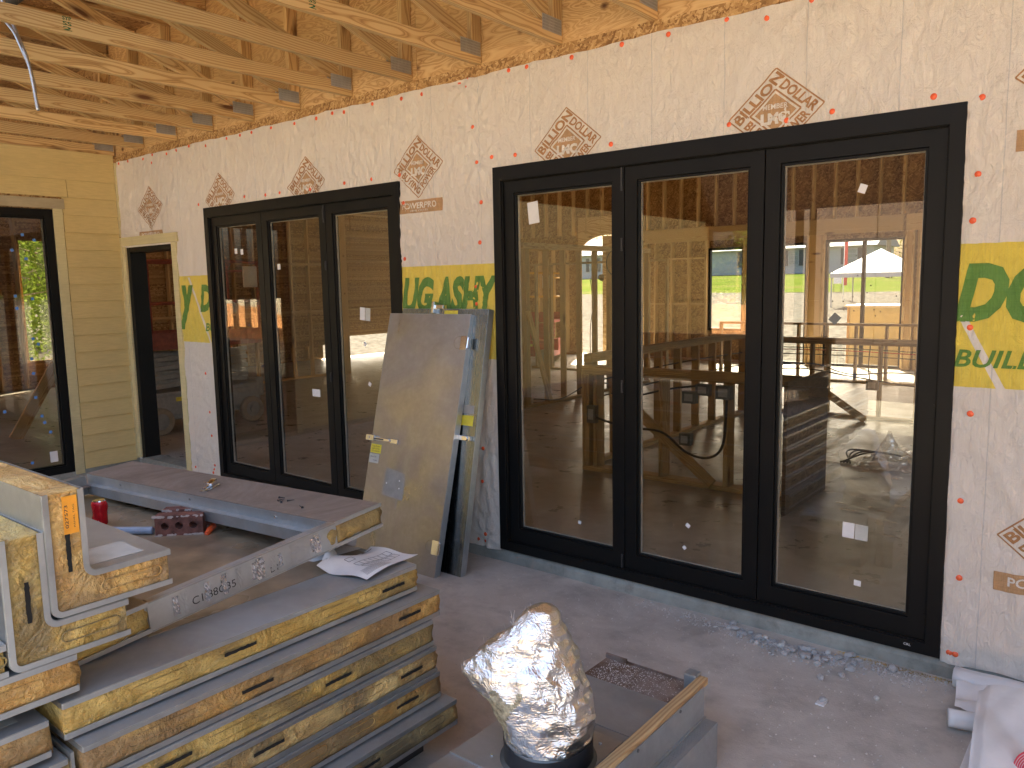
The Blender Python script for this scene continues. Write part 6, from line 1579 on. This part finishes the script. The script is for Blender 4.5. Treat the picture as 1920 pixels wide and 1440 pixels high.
# ---- scissor lifts
def scissor_lift(loc, rot, label, body, rails, zplat, red='lift_rust', scale=1.0):
    t = thing('scissor_lift', label, 'scissor lift', loc, 'scissor lifts inside the building')
    T = Matrix.Translation(Vector(loc)) @ Matrix.Rotation(rot, 4, 'Z') @ Matrix.Scale(scale, 4)
    b = MB(); b.box(-0.78, 0.78, -0.33, 0.33, 0.16, 0.50).box(-0.70, 0.70, -0.36, -0.331, 0.22, 0.46).box(-0.70, 0.70, 0.331, 0.36, 0.22, 0.46).box(-0.86, -0.781, -0.28, 0.28, 0.30, 0.52).box(0.781, 0.90, -0.25, 0.25, 0.30, 0.55)
    b.build('chassis', body, t, T, bevel=0.012)
    for x in (-0.62, 0.62):
        for y in (-0.38, 0.38):
            w = MB(); s = 1 if y > 0 else -1; pr = [(0.10, 0.0), (0.15, 0.0), (0.165, 0.012), (0.165, 0.058), (0.15, 0.07), (0.10, 0.07)]; n = 24; vs = []; fs = []
            for r, d in pr:
                for k in range(n): a = 2*math.pi*k/n; vs.append((x+r*math.cos(a), y+s*d-0.035*s, 0.165+r*math.sin(a)))
            for j in range(6):
                for k in range(n): a = j*n+k; c = j*n+(k+1) % n; e = ((j+1) % 6)*n; fs.append((a, c, e+(k+1) % n, e+k))
            W_ = w.add(vs, fs).build('wheel', 'tyre_tan', t, T)
            h = MB(); h.cyl((x, y-0.02*s, 0.165), (x, y+0.022*s, 0.165), 0.10, n=20).cyl((x, y+0.022*s, 0.165), (x, y+0.045*s, 0.165), 0.045, n=12)
            for k in range(6): a = 2*math.pi*k/6; h.cyl((x+0.068*math.cos(a), y+0.022*s, 0.165+0.068*math.sin(a)), (x+0.068*math.cos(a), y+0.030*s, 0.165+0.068*math.sin(a)), 0.011, n=6, mat=None)
            h.build('wheel_hub', 'lift_grey', W_, T)
    nst = 4; zb, zt = 0.54, zplat-0.04
    for k in range(nst):
        za, zc = zb+(zt-zb)*k/nst, zb+(zt-zb)*(k+1)/nst
        for y in (-0.24, 0.24):
            lumber('scissor_arm', body, T @ Vector((-0.68, y, za+0.02)), T @ Vector((0.68, y, zc-0.02)), 0.03, 0.055, t); lumber('scissor_arm', body, T @ Vector((-0.68, y*0.86, zc-0.02)), T @ Vector((0.68, y*0.86, za+0.02)), 0.03, 0.055, t)
    MB().box(-0.84, 0.84, -0.36, 0.36, zplat, zplat+0.05).build('platform', red, t, T, bevel=0.004)
    MB().box(-0.84, 0.84, -0.365, -0.352, zplat+0.0505, zplat+0.20).box(-0.84, 0.84, 0.352, 0.365, zplat+0.0505, zplat+0.20).box(-0.845, -0.83, -0.35, 0.35, zplat+0.0505, zplat+0.20).build('toe_board', red, t, T)
    b = MB(); zr = zplat+1.05
    for y in (-0.35, 0.35):
        b.tube(curve_pts([(-0.82, y, zplat+0.05), (-0.82, y, zr-0.1), (-0.74, y, zr), (0.74, y, zr), (0.82, y, zr-0.1), (0.82, y, zplat+0.05)], 5), 0.019, 8)
        b.tube([(-0.82, y, zplat+0.55), (0.82, y, zplat+0.55)], 0.016, 8)
        for x in (-0.28, 0.28): b.tube([(x, y, zplat+0.05), (x, y, zr)], 0.016, 8)
    for x in (-0.82, 0.82):
        for z in (zr-0.1, zplat+0.55): b.tube([(x, -0.35, z), (x, 0.35, z)], 0.016, 8)
    b.build('guard_rail', rails, t, T, smooth=True)
    MB().box(0.60, 0.80, -0.40, -0.372, zr-0.32, zr-0.05).build('control_box', 'paper_white', t, T, bevel=0.01)
    MB().box(-0.4, 0.35, -0.3625, -0.3605, 0.385, 0.435).build('side_decal', 'sticker_yellow', t, T)
    m = MB(); text_on(m, "KEEP CLEAR", lambda u, v: (-0.3+u*0.55, -0.3632, 0.395+v*0.03), offset=0.02); m.build('side_decal', 'ink', t, T)
    return t
scissor_lift((-6.30, 1.36, Z0), math.radians(90), 'dusty grey scissor lift with red platform seen through doorway and small door', 'lift_grey', 'lift_rust', 1.02)
scissor_lift((-7.6, 9.9, Z0), math.radians(20), 'red scissor lift with orange yellow guard rails deep in the room', 'lift_red', 'lift_yellow', 0.9, 'lift_red')

# ================================================================== outside beyond the room
def gzf(x, y): return GZ(x, y)
gz0 = gzf(0, 80)
def house(x0, x1, y0, y1, hz, rz, label, wins):
    g = gzf(0, y0)-0.1; t = thing('white_house', label, 'house', ((x0+x1)/2, y0, g), 'houses across the lawn')
    box('wall', 'house_white', x0, x1, y0, y1, g, g+hz, t)
    MB().prism([(y0-0.5, g+hz), (y1+0.5, g+hz), ((y0+y1)/2, g+hz+rz)], 'x', x0-0.5, x1+0.5).build('roof', 'roof_slate', t, Matrix.Identity(4))
    for wx, wz in wins:
        f = box('window', 'house_white', wx-0.55, wx+0.55, y0-0.06, y0-0.005, g+wz, g+wz+1.5, t)
        box('pane', 'glass_clear', wx-0.45, wx+0.45, y0-0.08, y0-0.061, g+wz+0.1, g+wz+1.4, f)
        for k in (0.5, 0.95): box('glazing_bar', 'house_white', wx-0.45, wx+0.45, y0-0.10, y0-0.081, g+wz+k, g+wz+k+0.05, f)
        for s in (-1, 1): box('shutter', 'shutter_dark', wx+s*0.8-0.22, wx+s*0.8+0.22, y0-0.09, y0-0.005, g+wz-0.05, g+wz+1.55, t)
    return t
house(-36, -18.6, 80, 88, 2.75, 2.0, 'long low white house with grey roof and dark shutters beyond the lawn', [(-26.4, 1.0), (-20.6, 1.0), (-31.5, 1.0)])
house(-17.5, -4, 96, 104, 2.6, 3.2, 'second pale house with a steep grey gable behind the white tent', [(-12, 1.0)])
house(-56, -42, 78, 86, 2.9, 2.2, 'white house farthest left across the lawn', [(-50, 1.0), (-46, 1.0)])
# tent
tx, ty = -4.9, 30.5; g = gzf(0, 30.5); t = thing('canopy_tent', 'white pop up canopy tent on the lawn edge', 'tent', (tx, ty, g))
b = MB(); z1 = g+1.15+0.0; 
x0_, x1_, y0_, y1_ = -6.9, -3.9, 29.0, 32.0; ze = 2.02
vs = [(x0_, y0_, ze), (x1_, y0_, ze), (x1_, y1_, ze), (x0_, y1_, ze), ((x0_+x1_)/2, 30.5, ze+0.95)]
b.add(vs, [(0, 1, 4), (1, 2, 4), (2, 3, 4), (3, 0, 4)]); b.box(x0_, x1_, y0_-0.02, y0_, ze-0.18, ze).box(x0_, x1_, y1_, y1_+0.02, ze-0.18, ze).box(x0_-0.02, x0_, y0_, y1_, ze-0.18, ze).box(x1_, x1_+0.02, y0_, y1_, ze-0.18, ze)
b.build('canopy', 'tent_white', t, Matrix.Identity(4))
for x in (x0_+0.05, x1_-0.05):
    for y in (y0_+0.05, y1_-0.05): MB().cyl((x, y, g-0.3), (x, y, ze), 0.03, n=6).build('tent_leg', 'tent_white', t, Matrix.Identity(4))
tr = thing('cargo_trailer', 'dark enclosed trailer parked beside the tent', 'trailer', (-4.1, 34, gzf(0, 34)))
g = gzf(0, 34); MB().box(-4.95, -2.6, 33, 38, g+0.45, g+1.75).build('trailer_body', 'trailer_dark', tr, Matrix.Identity(4), bevel=0.03)
for y in (35, 36.2): MB().cyl((-5.05, y, g+0.30), (-4.85, y, g+0.30), 0.30, n=16).build('wheel', 'black_rubber', tr, Matrix.Identity(4))
MB().box(-4.9, -2.7, 32.97, 32.995, g+0.35, g+0.44).build('rear_bumper', 'lift_red', tr, Matrix.Identity(4))
cr = thing('crate', 'large tan plywood crate standing outside the paired window', 'crate', (-1.15, 13.6, -0.1))
box('crate_body', 'trim_yellow', -1.65, -0.30, 13.2, 14.3, -0.12, 1.22, cr); box('crate_lid', 'paper_white', -1.70, -0.25, 13.15, 14.35, 1.2205, 1.26, cr)
for x in (-1.65, -0.34): box('crate_batten', 'pine', x, x+0.04, 13.17, 13.198, -0.12, 1.22, cr)
up = thing('utility_pole', 'grey utility pole with cross arm rising behind the tent', 'pole', (-12.0, 60, gzf(0, 60)))
MB().cyl((-12.3, 60, 1), (-12.3, 60, 11), 0.18, 0.13, 10).build('pole_shaft', 'bark', up, Matrix.Identity(4)); MB().box(-13.4, -11.2, 59.95, 60.05, 9.6, 9.75).build('cross_arm', 'bark', up, Matrix.Identity(4))
for k in range(3): MB().cyl((-13.1+k*0.8, 60, 9.76), (-13.1+k*0.8, 60, 9.95), 0.05, n=8).build('insulator', 'box_grey', up, Matrix.Identity(4))
fl = thing('red_banner', 'tall narrow red feather banner beside the tent', 'banner', (-7.9, 33, gzf(0, 33)))
MB().cyl((-7.55, 33, 0.8), (-7.55, 33, 3.9), 0.02, n=6).build('banner_pole', 'paper_white', fl, Matrix.Identity(4)); MB().box(-7.53, -7.40, 32.99, 33.01, 1.5, 3.85).build('banner_cloth', 'lift_red', fl, Matrix.Identity(4))
sg = thing('yard_sign', 'small white notice board on legs at the lawn edge', 'sign', (-9.0, 38, gzf(0, 38)))
MB().box(-9.5, -9.1, 38.0, 38.04, 1.55, 2.05).build('sign_board', 'paper_white', sg, Matrix.Identity(4))
for x in (-9.48, -9.12): MB().cyl((x, 38.02, 1.0), (x, 38.02, 1.55), 0.015, n=6).build('sign_leg', 'shutter_dark', sg, Matrix.Identity(4))

# ---- trees: tapered trunk, limbs, leaf faces through an uneven crown
def make_tree(seed, h, w, mat, nleaf=5200, leaf=0.09, low=0.12):
    r = random.Random(seed); tr_ = MB(); L = MB(); tips = []
    tr_.tube([(0, 0, 0), (r.uniform(-.1, .1), 0, h*0.35), (r.uniform(-.25, .25), r.uniform(-.2, .2), h*0.7), (0, 0, h*0.95)], [h*0.020, h*0.015, h*0.009, h*0.002], 8)
    for k in range(26):
        z = h*(low+(0.92-low)*k/26); a = r.uniform(0, 6.28); rad = w*0.5*(1-0.55*((z/h-0.4)/0.6)**2)*r.uniform(0.55, 1.05)
        e = Vector((rad*math.cos(a), rad*math.sin(a), z+h*r.uniform(0.02, 0.10))); m_ = Vector((0, 0, z)).lerp(e, 0.5)+Vector((0, 0, r.uniform(-.1, .2)))
        tr_.tube([(0, 0, z), tuple(m_), tuple(e)], [h*0.006, h*0.004, h*0.0015], 5); tips += [m_, e, Vector((0, 0, z)).lerp(e, 0.78)]
    v = []; f = []
    for k in range(nleaf):
        c = r.choice(tips); s = w*0.13; p = c+Vector((r.gauss(0, s), r.gauss(0, s), r.gauss(0, s*0.8)))
        d = Vector((r.gauss(0, 1), r.gauss(0, 1), r.gauss(0, 1))).normalized(); e = d.orthogonal().normalized(); q_ = leaf*r.uniform(0.6, 1.3); o = len(v)
        v += [tuple(p-d*q_), tuple(p+e*q_*0.5), tuple(p+d*q_), tuple(p-e*q_*0.5)]; f.append((o, o+1, o+2, o+3))
    L.add(v, f); return tr_, L
TREES = {}
def tree(key, x, y, s, label, group, seed=1, h=7.0, w=3.6, mat='leaf_green', nleaf=5200, leaf=0.09, low=0.12):
    t = thing('tree', label, 'tree', (x, y, gzf(x, y)), group)
    T = Matrix.Translation((x, y, gzf(x, y)-0.1)) @ Matrix.Rotation(rnd.uniform(0, 6.28), 4, 'Z') @ Matrix.Scale(s, 4)
    if key not in TREES:
        a, b = make_tree(seed, h, w, mat, nleaf, leaf, low); TREES[key] = (a.build('trunk', 'bark', t, T).data, b.build('crown', mat, t, T).data)
    else:
        link('trunk', TREES[key][0], t, T); link('crown', TREES[key][1], t, T)
    return t
gR = 'trees in front of the porch, mirrored in the door glass'
tp_ = [('a', -9.5, -19.5, 0.95), ('b', -11.5, -20.5, 1.1), ('a', -13.5, -18.5, 0.85), ('b', -8.0, -22, 1.0), ('a', -6.2, -21, 1.1), ('b', -16, -22, 1.2), ('a', -4.0, -24, 1.0), ('b', -1.5, -23, 1.15), ('a', 1.5, -25, 1.1), ('b', 5, -24, 1.0), ('a', 9, -25, 1.2), ('b', 14, -24, 1.1), ('a', -20, -24, 1.2), ('b', -26, -24, 1.2)]
for i, (k, x, y, s) in enumerate(tp_):
    tree(k, x, y, s, ['first', 'second', 'third', 'fourth', 'fifth', 'sixth', 'seventh', 'eighth', 'ninth', 'tenth', 'eleventh', 'twelfth', 'thirteenth', 'last'][sorted(q_[1] for q_ in tp_).index(x)]+' bushy tree along the yard from the left, seen only mirrored in the glass', gR, 1 if k == 'a' else 2, mat='leaf_green' if k == 'a' else 'leaf_olive', low=0.04 if k == 'a' else 0.15)
for i, (x, y, s) in enumerate([(-40, 100, 1.3), (-30, 104, 1.5), (-14, 112, 1.4), (-4, 108, 1.3), (-22, 110, 1.5), (-50, 96, 1.4), (-60, 100, 1.5), (6, 106, 1.4), (16, 104, 1.5)]):
    tree('c', x, y, s, ['sparse', 'tall', 'broad', 'thin', 'leaning', 'pale', 'far', 'small', 'last'][i]+' olive tree behind the houses across the lawn', 'trees behind the houses', 3, mat='leaf_olive', nleaf=1800, leaf=0.12)
for i, (x, y, s) in enumerate([(-24, 4, 1.0), (-26, 8, 1.1), (-24, -3, 1.1), (-27, 14, 1.2), (-21, 6, 0.9), (-22.5, 1.5, 1.0), (-29, 4, 1.3), (-30, 9, 1.3), (-19.5, 3.6, 0.8)]):
    tree('a', x, y, s, ['near', 'tall', 'low', 'far', 'slim', 'dense', 'broad', 'pale', 'nearest'][i]+' green tree left of the building, glimpsed through the siding window', 'trees left of the building', 1)
# red clay bank under the trees
b = MB(); n = 60; vs = []; fs = []; rb = random.Random(6)
for j in range(7):
    for i in range(n):
        x = -34+i*0.95; v = j/6; vs.append((x, -15.6-4.5*v, -0.35+1.35*math.sin(min(1, v*1.4)*math.pi/2)*(0.8+0.25*math.sin(x*0.7)+rb.uniform(-0.08, 0.08))-0.2*(v > 0.9)))
fs = [(j*n+i, j*n+i+1, (j+1)*n+i+1, (j+1)*n+i) for j in range(6) for i in range(n-1)]
tag(b.add(vs, fs).build('clay_bank', 'clay', smooth=True), kind='structure')
